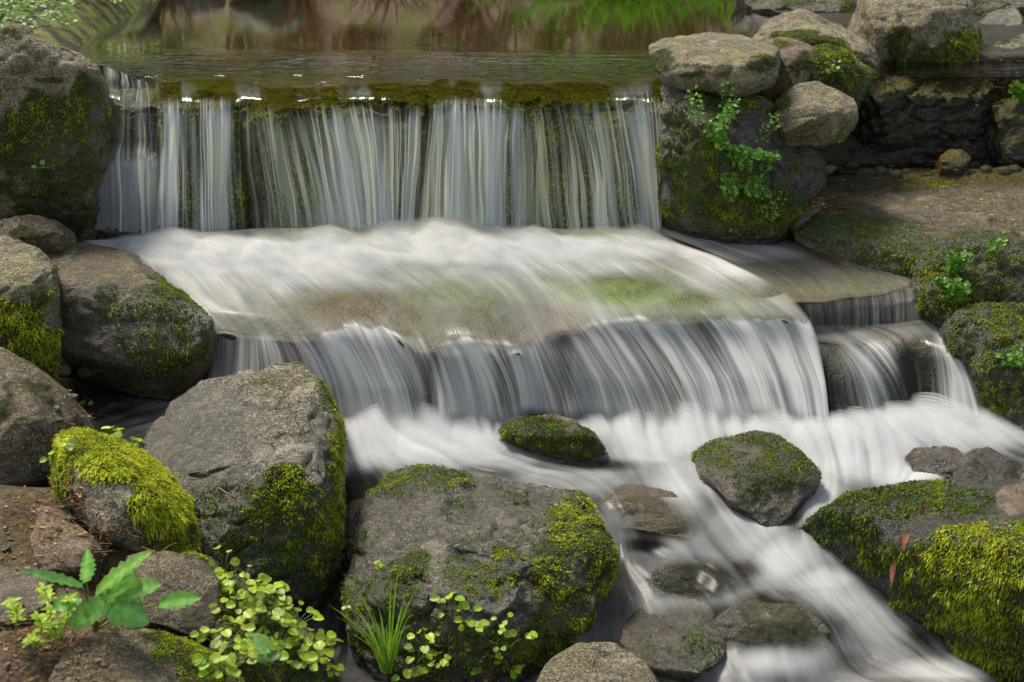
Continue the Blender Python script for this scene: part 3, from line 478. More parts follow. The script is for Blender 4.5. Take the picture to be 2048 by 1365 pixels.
# ---------------- pool and upper fall, one continuous sheet cut at the lip
cols = []
for x0, yl, x1, yb, bow in [(206,158,180,455,0),(240,170,232,460,0),(290,190,290,465,0),(340,192,342,468,0),(390,188,398,470,0),(446,186,448,470,0),(520,200,556,470,8),(600,202,650,470,14),(700,196,734,472,8),(790,192,792,470,0),(850,196,832,465,0),(884,184,880,470,0),(945,190,948,475,0),(1005,190,1003,475,0),(1035,196,1040,475,4),(1120,192,1160,475,14),(1200,192,1246,475,14),(1280,190,1312,475,8),(1326,180,1324,475,0)]:
    cols.append([(x0,yl-26,1.15), (x0,yl-10,1.149), (x0+1,yl,1.143), y(x0+(x1-x0)*.08,yl+12,5.275), y(x0+(x1-x0)*.2+bow*.2,yl+50,5.245), y(x0+(x1-x0)*.55+bow*.4,yl+145,5.215), y(x1,yb,5.19)])
rt = np.concatenate([np.linspace(0, 4, 60), np.linspace(4, 6, 60)[1:]])
G = loft(cols, 700, 0, rt)
G = rowsmooth(G, rt, .9, 3.8, 160)
px, py = [a.reshape(G.shape[:2]) for a in proj(G.reshape(-1, 3))]
N_ = normals(G); UV = flowuv(G)
fx = [170,200,235,270,292,305,330,390,440,450,462,520,600,640,700,770,800,830,850,872,890,940,990,1005,1020,1100,1200,1270,1300,1325]
fv = [.2,.45,.55,.5,.30,.6,.82,.75,.82,.5,.25,.34,.38,.60,.78,.66,.45,.25,.22,.55,.80,.66,.84,.60,.24,.26,.36,.48,.70,.88]
prof = np.interp(px.ravel(), fx, fv).reshape(px.shape)*1.10+.60*n2((UV[..., 0]*11).ravel(), (UV[..., 1]*1.0+UV[..., 0]*.3).ravel(), 90, 3).reshape(px.shape)
prof = prof.clip(.1, 1)
lipy = np.interp(px.ravel(), [200,300,450,520,600,700,850,890,1000,1040,1130,1330], [165,192,188,202,204,198,205,188,190,200,194,188]).reshape(px.shape)
foam = prof*sstep(2, 46, py-lipy)*(1+.25*sstep(400, 470, py))
lfm = .16+.10*sstep(235, 270, px)+.62*sstep(280, 330, py); foam = np.where(px < 330, lfm*(1-sstep(300, 330, px))+foam*sstep(300, 330, px), foam)
ribs = n2((UV[..., 0]*22).ravel(), (UV[..., 1]*1.2).ravel(), 5, 2).reshape(px.shape)+.5*n2((UV[..., 0]*60).ravel(), (UV[..., 1]*1.5).ravel(), 8, 2).reshape(px.shape)
amp = .018*sstep(-6, 60, py-lipy)
G1 = G.copy(); G1[..., 1] -= ribs*amp; G1[..., 2] += .008*ribs*sstep(-22, 0, py-lipy)*(1-sstep(0, 20, py-lipy))
bulge = np.where((px > 180) & (px < 330), sstep(275, 310, py)*(1-sstep(330, 470, py)*.6), 0)*sstep(335, 300, px)
G1[..., 1] -= .05*bulge
edge = np.ones_like(px)*sstep(0, .03, UV[..., 0])*sstep(0, .02, UV[..., 0].max()-UV[..., 0])
G2 = G.copy(); G2[..., 1] += .035*sstep(-5, 60, py-lipy); G2[..., 2] -= .006; G2 = G2[30:]; UV2 = UV[30:]+np.array([3.3, 1.7, 0])
fall = sheet('upper_waterfall', [(G1, foam, edge, UV), (G2, foam[30:]*.72*sstep(20, 80, (py-lipy)[30:]), edge[30:], UV2)], M['fall'])
tag(fall, kind='structure')
# pool
L0 = G1[0]; xs = L0[:, 0]; ys = L0[:, 1]; n = 420
xx = np.linspace(-6, 6, n); t = np.linspace(0, 1, 200)**1.8
yf = np.interp(xx, xs, ys); zf = np.interp(xx, xs, L0[:, 2])
PX = np.broadcast_to(xx, (200, n)); PY = yf[None]+(10.6-yf[None])*t[:, None]
PZ = 1.15+(zf[None]-1.15)*np.exp(-t[:, None]*60)
near = sstep(6.5, 5.5, PY)
me = mesh_np('pool_water', np.stack([PX, PY, PZ], 2).reshape(-1, 3), gridf(200, n), {'near': near.ravel()})
tag(obj('pool_water', me, M['pool']), kind='structure')
# ---------------- ledge sheet and lower cascade
C2 = [[(150,482,.665),(230,560,.64),(320,612,.60),(365,648,.57),(378,664,.55),y(380,690,4.44),y(370,740,4.42),y(350,795,4.38)],
 [(225,478,.665),(310,560,.64),(385,612,.60),(425,648,.57),(438,664,.55),y(438,695,4.38),y(432,745,4.36),y(415,800,4.30)],
 [(300,470,.66),(400,560,.635),(455,620,.60),(490,655,.56),(505,672,.54),y(508,710,4.30),y(505,770,4.25),y(500,850,4.21)],
 [(400,465,.66),(500,555,.63),(560,620,.60),(595,660,.56),(606,678,.54),y(630,710,4.28),y(655,780,4.23),y(668,862,4.19)],
 [(500,460,.66),(620,550,.63),(700,610,.60),(745,648,.575),(762,668,.555),y(785,710,4.28),y(812,780,4.22),y(826,852,4.19)],
 [(580,458,.66),(720,550,.63),(790,615,.59),(835,675,.55),(852,705,.515),y(868,735,4.225),y(880,790,4.20),y(888,850,4.19)],
 [(680,456,.66),(820,545,.63),(895,605,.595),(925,670,.56),(945,695,.53),y(968,735,4.23),y(990,790,4.21),y(1005,850,4.19)],
 [(780,455,.66),(910,540,.635),(990,600,.60),(1035,680,.55),(1048,705,.515),y(1058,735,4.23),y(1068,780,4.21),y(1075,830,4.2)],
 [(880,455,.66),(1010,530,.64),(1075,590,.61),(1110,650,.575),(1125,668,.555),y(1150,705,4.27),y(1180,770,4.22),y(1205,850,4.19)],
 [(980,455,.66),(1120,530,.64),(1190,590,.61),(1226,634,.583),(1240,652,.558),y(1270,690,4.36),y(1315,770,4.27),y(1340,850,4.19)],
 [(1080,458,.66),(1220,525,.64),(1305,585,.61),(1350,624,.583),(1368,645,.558),y(1400,685,4.40),y(1438,760,4.29),y(1460,840,4.20)],
 [(1180,460,.66),(1330,525,.64),(1420,580,.61),(1470,618,.583),(1490,638,.558),y(1520,680,4.43),y(1555,760,4.31),y(1580,850,4.20)],
 [(1260,462,.66),(1410,518,.64),(1520,585,.61),(1578,624,.583),(1594,644,.555),y(1615,690,4.40),y(1638,770,4.29),y(1652,872,4.18)],
 [(1290,462,.66),(1440,515,.64),(1560,575,.61),(1610,622,.575),(1625,645,.55),y(1640,690,4.39),y(1652,770,4.30),y(1660,872,4.22)]]
rt = np.concatenate([np.linspace(0, 3, 150), np.linspace(3, 4.6, 60)[1:], np.linspace(4.6, 7, 70)[1:]])
G = rowsmooth(loft(C2, 800, 0, rt), rt, 2.8, 5.6, 520); UV = flowuv(G)
px, py = [a.reshape(G.shape[:2]) for a in proj(G.reshape(-1, 3))]
row = np.broadcast_to(rt[:, None], px.shape)
rn = n2((UV[..., 0]*3).ravel(), (UV[..., 1]*3).ravel(), 3, 3).reshape(px.shape)
ribs = n2((UV[..., 0]*13).ravel(), (UV[..., 1]*.9).ravel(), 21, 2).reshape(px.shape)
rib2 = n2((UV[..., 0]*34).ravel(), (UV[..., 1]*1.0).ravel(), 25, 1).reshape(px.shape)
onfall = sstep(3.4, 4.6, row)
rockG = G.copy(); rockG[..., 2] -= .022+.012*rn*(1-onfall); rockG[..., 1] += .03*onfall+.02*rn*onfall
hump = blobs(px, py, [(980,640,130,70,1)])
rockG[..., 2] += .018*hump; 
G1 = G.copy(); G1[..., 2] += .010*rn*(1-onfall)+.006*ribs*sstep(1, 3, row)*(1-onfall); G1[..., 1] -= (ribs*.034+rib2*.012)*onfall; G1[..., 2] += .006*ribs*onfall*(1-sstep(4.6, 5.6, row)); G1[..., 2] += .004*hump
# foam amounts on the ledge
f = .60-.20*sstep(500, 590, py)+.14*n2((UV[..., 0]*5).ravel(), (UV[..., 1]*2.2).ravel(), 71, 3).reshape(px.shape)*2
f = f+.5*blobs(px, py, [(330,500,70,36,1),(440,515,80,46,1),(590,515,90,40,1),(690,500,70,30,.8),(780,490,70,36,1),(880,490,80,36,1),(1010,500,80,30,.9),(1130,498,80,28,.9),(1280,485,70,30,1),(1390,495,50,20,.6),(440,570,100,70,.6),(560,560,120,40,.5),(1450,550,90,40,.45),(760,560,120,24,.35),(1180,535,120,20,.4)])
f = f-.30*blobs(px, py, [(700,610,130,44,1),(1000,640,160,70,1.1),(900,585,90,34,.7),(1240,575,120,34,1),(1500,575,70,26,.8),(820,640,60,60,.9),(1390,600,60,20,.8),(1130,550,70,24,.5)])
fnz = n2((UV[..., 0]*14).ravel(), (UV[..., 1]*.7).ravel(), 81, 2).reshape(px.shape)*.65
fallx = fnz+.02+np.interp(px.ravel(), [380,430,520,600,660,700,800,840,860,880,930,980,1000,1040,1100,1125,1150,1200,1260,1300,1400,1420,1460,1560,1620,1650], [.5,.6,.45,.6,.8,.72,.7,.42,.12,.6,.85,.78,.38,.55,.35,.15,.6,.74,.74,.58,.5,.55,.9,.92,.96,.9]).reshape(px.shape)
ons = 3.45+.7*n2((UV[..., 0]*9).ravel(), (UV[..., 1]*.0).ravel(), 61, 3).reshape(px.shape)+.25*n2((UV[..., 0]*30).ravel(), (UV[..., 1]*.0).ravel(), 62, 1).reshape(px.shape)
of2 = sstep(ons, ons+.40, row); f = f*(1-of2)+fallx*of2; f += .30*sstep(6.2, 7, row); f = np.clip(f, 0, 1.1)
edge = sstep(0, .05, UV[..., 0])*sstep(0, .03, UV[..., 0].max()-UV[..., 0])*(1-.75*sstep(6.45, 7, row))
# billowing foam where the upper fall lands: stacked thinning layers of real surface
mounds = [(250,478,60,.4),(330,498,60,1),(430,505,60,.9),(540,502,60,.9),(650,488,60,1),(720,500,70,.8),(800,478,56,1.3),(880,482,60,1.5),(960,500,60,.9),(1060,492,70,.9),(1170,488,60,.9),(1260,470,60,1.0),(1330,465,40,.5)]
def mound_h(P, ml, h, back=0.0):
    out = np.zeros(P.shape[:-1])
    for x, y_, r, s in ml:
        c = Z(x, y_, .655 if y_ < 600 else .28); R = r*c[1]/F*1.55
        out = np.maximum(out, s*h*np.exp(-(((P[..., 0]-c[0])/R)**2+((P[..., 1]-c[1])/(R*1.5))**2)))
    return out
layers = [(G1, f, edge, UV, (1-sstep(ons-.5, ons+.5, row))*.9+.12)]
H = mound_h(G, mounds, .048)*(.55+.9*n2((UV[..., 0]*7).ravel(), (UV[..., 1]*6).ravel(), 95, 2).reshape(px.shape)+.35).clip(.15, 1.6); keep = rt < 2.2; k = keep.sum()
for l in range(1, 8):
    q = l/7; Hn = H[:k]*q*(1+.35*fbm(G1[:k].reshape(-1, 3)+np.array([0, 0, q*.1]), 14, 3, 40).reshape(k, -1))
    Gl = G1[:k].copy(); Gl[..., 2] += Hn; Gl[..., 1] -= Hn*.3
    a = (1-q)**.7*sstep(.006, .045, H[:k])*.75
    layers.append((Gl, a, edge[:k], UV[:k]*np.array([.6, 3, 1])+np.array([l*2.1, l*.7, 0]), np.ones(a.shape)))
casc = sheet('cascade_water', layers, M['fall2']); tag(casc, kind='structure')
# the stone ledge under it
def ledgemat():
    m = NT('ledge_stone'); c = m.attr('col', 'Color'); v = m.n('ShaderNodeTexCoord').outputs['Object']
    n1 = m.noise(v, 14, 5, .6); n_ = m.noise(v, 90, 4, .7)
    col = m.mixc(m.ramp(n1, .35, .65, 0, .7), c, m.mixc(1.0, c, c4(.55, .42, .35), 'MULTIPLY')); col = m.mixc(m.ramp(n_, .4, .65, 0, .5), col, m.mixc(1.0, col, c4(.35, .35, .3), 'MULTIPLY'))
    p = m.n('ShaderNodeBsdfPrincipled'); m.set(p, 'Base Color', col); m.set(p, 'Roughness', .45); m.set(p, 'Normal', m.bump(m.math('ADD', n1, m.math('MULTIPLY', n_, .4)), .8, .02)); return m.done(p.outputs[0])
M['ledge'] = ledgemat()
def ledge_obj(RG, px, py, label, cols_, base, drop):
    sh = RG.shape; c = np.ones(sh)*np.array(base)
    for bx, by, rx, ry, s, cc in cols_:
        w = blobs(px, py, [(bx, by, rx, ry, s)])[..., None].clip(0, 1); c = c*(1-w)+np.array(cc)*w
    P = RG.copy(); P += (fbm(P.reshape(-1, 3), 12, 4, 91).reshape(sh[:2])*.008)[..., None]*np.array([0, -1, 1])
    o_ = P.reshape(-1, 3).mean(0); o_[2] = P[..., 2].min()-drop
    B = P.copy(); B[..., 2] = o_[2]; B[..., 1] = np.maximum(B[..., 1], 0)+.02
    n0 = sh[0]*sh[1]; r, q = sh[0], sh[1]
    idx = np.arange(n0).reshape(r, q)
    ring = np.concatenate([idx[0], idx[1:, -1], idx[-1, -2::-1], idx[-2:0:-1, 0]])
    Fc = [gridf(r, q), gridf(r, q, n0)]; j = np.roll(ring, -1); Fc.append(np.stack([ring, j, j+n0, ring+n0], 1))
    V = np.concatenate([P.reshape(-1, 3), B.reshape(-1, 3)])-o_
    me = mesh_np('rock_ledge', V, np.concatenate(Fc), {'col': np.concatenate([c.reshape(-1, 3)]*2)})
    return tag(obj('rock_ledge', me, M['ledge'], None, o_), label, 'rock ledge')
ss = slice(None, None, 3)
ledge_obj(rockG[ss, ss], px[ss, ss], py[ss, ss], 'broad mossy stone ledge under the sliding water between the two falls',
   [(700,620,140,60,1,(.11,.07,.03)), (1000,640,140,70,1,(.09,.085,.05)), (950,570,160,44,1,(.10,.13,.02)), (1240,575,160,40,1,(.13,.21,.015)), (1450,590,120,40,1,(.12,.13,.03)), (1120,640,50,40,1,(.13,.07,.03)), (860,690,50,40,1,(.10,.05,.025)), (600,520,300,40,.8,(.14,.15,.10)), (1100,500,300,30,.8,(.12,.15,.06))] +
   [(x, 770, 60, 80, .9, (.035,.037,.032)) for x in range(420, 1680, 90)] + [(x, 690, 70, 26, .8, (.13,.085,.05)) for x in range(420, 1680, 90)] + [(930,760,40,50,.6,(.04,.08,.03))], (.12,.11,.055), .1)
# ---------------- right side shelves
def side(cols_, N, rt, fb, name, foamf, lab, base, cl, u0=0):
    G = rowsmooth(loft(cols_, N, 0, rt), rt, fb-.6, fb+1.2, 60); UV = flowuv(G)+np.array([u0, 0, 0]); px, py = [a.reshape(G.shape[:2]) for a in proj(G.reshape(-1, 3))]
    row = np.broadcast_to(rt[:, None], px.shape); of = sstep(fb, fb+1.0, row)
    rn = n2((UV[..., 0]*4).ravel(), (UV[..., 1]*4).ravel(), 31, 3).reshape(px.shape); ribs = n2((UV[..., 0]*18).ravel(), (UV[..., 1]*1.5).ravel(), 33, 2).reshape(px.shape)
    R = G.copy(); R[..., 2] -= .016+.008*rn*(1-of); R[..., 1] += (.028+.015*rn)*of
    G1 = G.copy(); G1[..., 2] += .006*rn*(1-of); G1[..., 1] -= .015*ribs*of
    f = np.clip(foamf(px, py, of), 0, 1); uw = UV[..., 0]-u0; e = sstep(0, .03, uw)*sstep(0, .03, uw.max()-uw)
    s = sheet(name, [(G1, f, e, UV, (1-of)*.7)], M['fall2']); tag(s, kind='structure')
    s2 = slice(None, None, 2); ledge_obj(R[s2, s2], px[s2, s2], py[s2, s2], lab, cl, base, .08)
rt = np.concatenate([np.linspace(0, 3, 70), np.linspace(3, 5, 50)[1:]])
side([[(1300,458,.665),(1400,500,.645),(1490,545,.62),(1555,588,.60),(1562,598,.585),y(1566,620,4.57),y(1568,662,4.55)],
      [(1320,450,.665),(1440,490,.645),(1560,535,.62),(1630,590,.60),(1636,600,.585),y(1640,622,4.56),y(1642,664,4.55)],
      [(1340,446,.665),(1490,480,.645),(1630,525,.62),(1700,582,.60),(1706,592,.585),y(1710,616,4.58),y(1712,662,4.56)],
      [(1370,440,.665),(1540,470,.645),(1690,515,.62),(1765,575,.60),(1770,586,.585),y(1774,612,4.6),y(1776,660,4.58)],
      [(1400,436,.665),(1580,465,.645),(1730,505,.625),(1818,562,.605),(1830,572,.59),y(1836,600,4.64),y(1840,655,4.62)],
      [(1430,430,.665),(1620,458,.645),(1780,495,.63),(1880,548,.61),(1893,560,.595),y(1900,592,4.68),y(1904,655,4.66)]],
     260, np.concatenate([np.linspace(0, 3, 80), np.linspace(3, 6, 60)[1:]]), 3.4, 'shelf_water',
     lambda px, py, of: (.60*blobs(px, py, [(1400,470,110,30,1),(1500,500,120,24,.7)])+.13)*(1-of)+of*(.10+.30*(n2((px*.03).ravel(), (px*0).ravel(), 97, 2).reshape(px.shape)).clip(0, 1)+.15*blobs(px, py, [(1780,620,60,30,1),(1650,610,60,20,.6)])),
     'upper brown stone shelf at the right with a thin sheet of water spilling off it', (.14,.10,.035), [(1700,560,140,30,.8,(.11,.10,.02)), (1700,630,200,30,1,(.022,.018,.014)), (1800,592,60,14,.8,(.2,.13,.08))], 7.0)
side([[(1560,640,.49),(1590,655,.485),(1612,672,.475),y(1628,690,4.46),y(1655,740,4.36),y(1668,850,4.27)],
      [(1650,648,.49),(1665,662,.485),(1690,680,.475),y(1722,704,4.42),y(1765,760,4.33),y(1800,852,4.25)],
      [(1700,650,.49),(1735,664,.485),(1760,678,.475),y(1785,702,4.42),y(1812,760,4.36),y(1826,845,4.3)],
      [(1770,648,.49),(1800,656,.485),(1826,668,.475),y(1838,694,4.46),y(1848,760,4.42),y(1852,840,4.38)],
      [(1840,640,.49),(1858,652,.485),(1872,668,.475),y(1890,700,4.42),y(1915,760,4.34),y(1930,832,4.27)],
      [(1870,632,.49),(1888,650,.485),(1905,672,.475),y(1930,710,4.40),y(1960,770,4.31),y(1975,835,4.24)]],
     300, np.concatenate([np.linspace(0, 2, 40), np.linspace(2, 5, 90)[1:]]), 1.8, 'side_cascade_water',
     lambda px, py, of: (.30)*(1-of)+of*(np.interp(px.ravel(), [1600,1640,1670,1700,1740,1775,1800,1830,1862,1872,1900,1950,1990], [0,0,.04,.5,.82,.6,.06,0,0,.5,.6,.5,0]).reshape(px.shape)+.15*sstep(800, 845, py)),
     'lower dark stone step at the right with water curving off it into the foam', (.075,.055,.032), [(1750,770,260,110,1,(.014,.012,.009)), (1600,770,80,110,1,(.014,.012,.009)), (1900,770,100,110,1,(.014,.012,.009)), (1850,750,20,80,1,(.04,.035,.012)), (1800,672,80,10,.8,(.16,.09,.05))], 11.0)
# ---------------- lower stream: heightfield with flow-aligned foam
def blur(A, n):
    for _ in range(n):
        A[1:-1] += .5*((A[:-2]+A[2:])*.5-A[1:-1]); A[:, 1:-1] += .5*((A[:, :-2]+A[:, 2:])*.5-A[:, 1:-1])
    return A
st = .0036; gx = np.arange(-1.65, 1.85, st); gy = np.arange(2.75, 4.62, st)
GX, GY = np.meshgrid(gx, gy); HZ = blur(water_z(GX, GY), 130)
G = np.stack([GX, GY, HZ], 2); px, py = [a.reshape(GX.shape) for a in proj(G.reshape(-1, 3))]
AR = [(720,850,.3,1),(800,880,1,.5),(900,900,1,.3),(700,930,.5,.6),(850,920,1,.1),(1000,930,1,.15),(1100,940,1,.2),(1200,975,1,.6),(1250,1020,.8,1),(1300,1030,1,.7),(1230,1090,-.1,1),(1190,1180,-.3,1),(1180,1250,-.1,1),(1300,850,.1,1),(1300,920,.3,1),(1370,980,.7,1),(1430,1040,.8,.9),(1500,1090,1,.6),(1560,1120,1,.5),(1350,1080,1,.3),(1300,1140,.6,.4),(1420,1120,1,.5),(1480,1170,1,.8),(1600,1180,1,.6),(1700,1240,1,.8),(1800,1300,1,.6),(1950,1350,1,.4),(1700,870,.2,1),(1720,930,-.3,1),(1640,1000,-1,.7),(1580,1060,-.5,1),(1850,860,1,.3),(1950,870,1,.4),(2040,920,1,.5),(1850,950,-.8,.3),(1450,1260,.2,1),(1540,1330,.2,1),(1620,1330,.7,1),(1650,1340,.8,.8),(1470,860,.1,.8),(1560,880,.6,.6),(1430,930,-.2,1),(430,700,-.6,.8),(380,780,-.8,.7),(300,830,-1,.3),(640,1200,0,1),(640,1300,0,1),(1000,850,.2,1),(1150,930,1,.1)]
sub = 6; qx, qy = px[::sub, ::sub], py[::sub, ::sub]
fxv = idw(qx, qy, [a[0] for a in AR], [a[1] for a in AR], [a[2]/math.hypot(a[2], a[3]) for a in AR], 2.6, 200)
fyv = idw(qx, qy, [a[0] for a in AR], [a[1] for a in AR], [a[3]/math.hypot(a[2], a[3]) for a in AR], 2.6, 200)
def up(A):
    yi = np.arange(px.shape[0])/sub; xi = np.arange(px.shape[1])/sub
    y0 = np.clip(yi.astype(int), 0, A.shape[0]-2); x0 = np.clip(xi.astype(int), 0, A.shape[1]-2)
    fy = np.clip(yi-y0, 0, 1)[:, None]; fx_ = np.clip(xi-x0, 0, 1)[None]
    return (A[y0][:, x0]*(1-fy)+A[y0+1][:, x0]*fy)*(1-fx_)+(A[y0][:, x0+1]*(1-fy)+A[y0+1][:, x0+1]*fy)*fx_
fxv = up(fxv); fyv = up(fyv)
kx = G[..., 1]*1.06/F; ky = (G[..., 1]**2+(2.1-G[..., 2])**2)/((2.1-G[..., 2])*F)
vx = fxv*kx; vy = -fyv*ky; vl = np.hypot(vx, vy)+1e-9; vx /= vl; vy /= vl
def lic(src, steps, h):
    acc = src.copy(); c = 1.0
    for sgn in (1, -1):
        X = np.broadcast_to(np.arange(src.shape[1], dtype=float), src.shape).copy(); Yy = np.broadcast_to(np.arange(src.shape[0], dtype=float)[:, None], src.shape).copy()
        for i in range(steps):
            xi = np.clip(X.round().astype(int), 0, src.shape[1]-1); yi = np.clip(Yy.round().astype(int), 0, src.shape[0]-1)
            X += sgn*h*vx[yi, xi]; Yy += sgn*h*vy[yi, xi]
            xi = np.clip(X, 0, src.shape[1]-1.001); yi = np.clip(Yy, 0, src.shape[0]-1.001); x0 = xi.astype(int); y0 = yi.astype(int); a = xi-x0; b = yi-y0
            acc += (src[y0, x0]*(1-a)+src[y0, x0+1]*a)*(1-b)+(src[y0+1, x0]*(1-a)+src[y0+1, x0+1]*a)*b
            c += 1
    return acc/c
r_ = np.random.default_rng(3)
def nrmz(a): return (a-a.mean())/a.std()
s1 = nrmz(lic(r_.random(px.shape), 26, 1.5)); 
nb = n2((GX*60).ravel(), (GY*60).ravel(), 50, 1).reshape(px.shape); s2 = nrmz(lic(nb, 30, 2.2))
nc = n2((GX*30).ravel(), (GY*30).ravel(), 51, 2).reshape(px.shape); s3 = nrmz(lic(nc, 26, 3.5))
s4 = nrmz(blur(n2((GX*9).ravel(), (GY*9).ravel(), 52, 3).reshape(px.shape), 3))
base = .40+.58*blobs(px, py, [(830,880,190,50,1),(720,880,80,40,.9),(960,880,60,40,.8),(1320,870,100,60,1),(1450,850,80,20,.8),(1720,890,100,80,1),(1850,850,90,30,.8),(1790,945,120,30,1),(1640,990,60,50,.8),(1370,960,60,60,.7),(1570,1120,60,50,.9),(1500,1060,70,50,.6),(1680,1190,80,50,.6),(1650,1160,90,26,.8),(1780,1240,90,40,.5),(1700,1180,70,30,.5),(1570,1320,90,30,.7),(1900,1340,110,26,.9),(1000,830,60,20,.8),(1080,815,90,18,.8),(1960,870,90,30,.5)])
base -= .55*blobs(px, py, [(1250,1130,110,60,.35),(1830,1150,110,60,.6),(1960,1280,90,50,.5),(1180,1010,50,30,.5),(960,945,90,14,.4),(1450,1230,60,30,.6),(1700,1330,60,30,.4),(720,985,60,60,1),(1290,1010,80,36,.8),(1320,1055,80,30,.8),(1260,990,40,20,.5),(1380,1160,110,44,.95),(1540,1250,130,60,1.1),(1290,1090,60,24,.7),(1430,920,44,50,.6),(1590,1030,40,50,.5),(1180,930,120,14,.6),(1850,1230,70,70,.7),(1760,1160,60,40,.6),(1930,1290,60,40,.5),(1750,1130,80,30,.7),(1200,1200,60,60,.3),(1400,1260,120,60,.6),(1940,920,80,30,.6),(2030,940,60,40,.5),(1490,1140,40,20,.5)])
lf = (px < 620) & (py < 1000); base = np.where(lf, .75*sstep(240, 420, px)*sstep(890, 800, py)+.04, base)
lg = (px < 790) & (py > 1010); base = np.where(lg, .10, base)
base = np.where(py > 1355, base*.8, base)
mid = np.clip(base*(1.15-base)*4, 0, 1)
foam = np.clip(base+mid*(s1*.035+s2*.055+s3*.055+s4*.05)-.01, 0, .93)
foam = blur(foam, 2)
HZ2 = HZ+.0014*s3*np.clip(base, 0, 1)+.0006*s2; G[..., 2] = HZ2
rip = (s2*.5+s3*.6)*.3
mounds2 = [(700,880,50,.7),(760,862,50,.9),(850,850,60,1),(940,858,50,.7),(1040,822,44,.8),(1110,815,50,.7),(1190,850,40,.5),(1290,845,50,.8),(1380,828,60,.9),(1460,822,50,.8),(1550,850,50,.7),(1640,880,50,.8),(1720,865,60,.9),(1800,845,50,.8),(1880,830,60,.8),(1960,840,50,.5),(1480,870,50,.3)]
H = mound_h(G, mounds2, .085)
def sheet_h(layers):
    V, Fc, fo, sh, rp, off = [], [], [], [], [], 0
    for li_, (G_, f_, mask) in enumerate(layers):
        n0, n1 = G_.shape[:2]; Fg = gridf(n0, n1); mk = mask[:-1, :-1].ravel() | mask[1:, 1:].ravel(); Fg = Fg[mk]
        used = np.unique(Fg); mp = -np.ones(n0*n1, int); mp[used] = np.arange(len(used))+off
        V.append(G_.reshape(-1, 3)[used]); Fc.append(mp[Fg]); fo.append(f_.ravel()[used]); rp.append(rip.ravel()[used]); sh.append(np.full(len(used), 1.0 if li_ else 0.0)); off += len(used)
    me = mesh_np('stream_water', np.concatenate(V), np.concatenate(Fc), {'foam': np.concatenate(fo), 'edge': np.ones(off), 'shell': np.concatenate(sh), 'rip': np.concatenate(rp)})
    return obj('stream_water', me, M['stream'])
vis = (px > -100) & (px < 2160) & (py < 1460)
vis &= GY < np.interp(GX, [-1.65, -1.0, -.9, -.5, 0, 1.0, 1.3, 1.85], [4.6, 4.55, 4.42, 4.34, 4.29, 4.32, 4.47, 4.5])
lay = [(G, foam, vis)]
for l in range(1, 7):
    q = l/6; Hn = H*q*(1+.3*(s3*.3)); Gl = G.copy(); Gl[..., 2] += Hn
    lay.append((Gl, np.clip((1-q)**.8*sstep(.004, .03, H)*.5*(1+.25*s3+.2*s2), 0, 1), vis & (H > .004)))
tag(sheet_h(lay), kind='structure')

def soilmat():
    m = NT('bank_soil'); v = m.n('ShaderNodeTexCoord').outputs['Object']; g = m.attr('green'); r = m.attr('red')
    n1 = m.noise(v, 7, 5, .65); n_ = m.noise(v, 60, 6, .75); n3 = m.noise(v, 260, 3, .7)
    col = m.mixc(m.ramp(n1, .35, .65), c4(.045, .028, .016), c4(.085, .055, .035)); col = m.mixc(m.ramp(n_, .5, .62, 0, .8), col, c4(.20, .12, .07)); col = m.mixc(m.ramp(n3, .58, .68, 0, .7), col, c4(.30, .2, .12))
    col = m.mixc(m.ramp(n_, .48, .38, 0, .8), col, c4(.012, .009, .006))
    col = m.mixc(m.math('MULTIPLY', r, m.ramp(n_, .3, .6)), col, c4(.70, .45, .30))
    col = m.mixc(m.math('MULTIPLY', g, m.ramp(m.noise(v, 11, 4, .6), .42, .6)), col, c4(.26, .33, .03))
    dk = m.attr('dark'); col = m.mixc(m.math('MULTIPLY', dk, .8), col, c4(.018, .016, .010))
    p = m.n('ShaderNodeBsdfPrincipled'); m.set(p, 'Base Color', col); m.set(p, 'Roughness', m.math('SUBTRACT', .85, m.math('MULTIPLY', dk, .5)))
    m.set(p, 'Normal', m.bump(m.math('ADD', n_, m.math('MULTIPLY', n3, .4)), 1.0, .02)); return m.done(p.outputs[0])
M['soil'] = soilmat()
TC = [(0,1000,.45),(100,1000,.42),(220,1100,.38),(60,1180,.43),(0,1300,.45),(150,1250,.44),(300,1365,.40),(460,1365,.22),(460,1130,.20),(560,1290,.10),(650,1365,-.06),(-300,1200,.5),(-300,800,.6),(-300,1500,.5),(200,1500,.42),
 (200,745,.36),(120,790,.37),(240,790,.31),(300,860,.22),(170,850,.27),(0,450,.62),(150,470,.60),(-300,400,.9),(-300,600,.8),(330,480,.58),(600,500,.45),(1000,500,.45),(1300,480,.45),(1600,520,.40),(1450,450,.62),
 (600,700,.3),(1000,700,.3),(1400,700,.3),(1750,740,.25),
 (2060,620,.45),(2060,500,.66),(2300,700,.55),(2300,500,.85),(2300,900,.4),(2300,1150,.3),(2300,1400,.3),(2000,400,.70),(1700,370,.70),(2300,350,.9),(1600,420,.60),(1024,1560,-.2),(1700,1560,-.2)]
for p in WC: TC.append((p[0], p[1], p[2]-.10))
T3 = np.array([Z(*p) for p in TC])
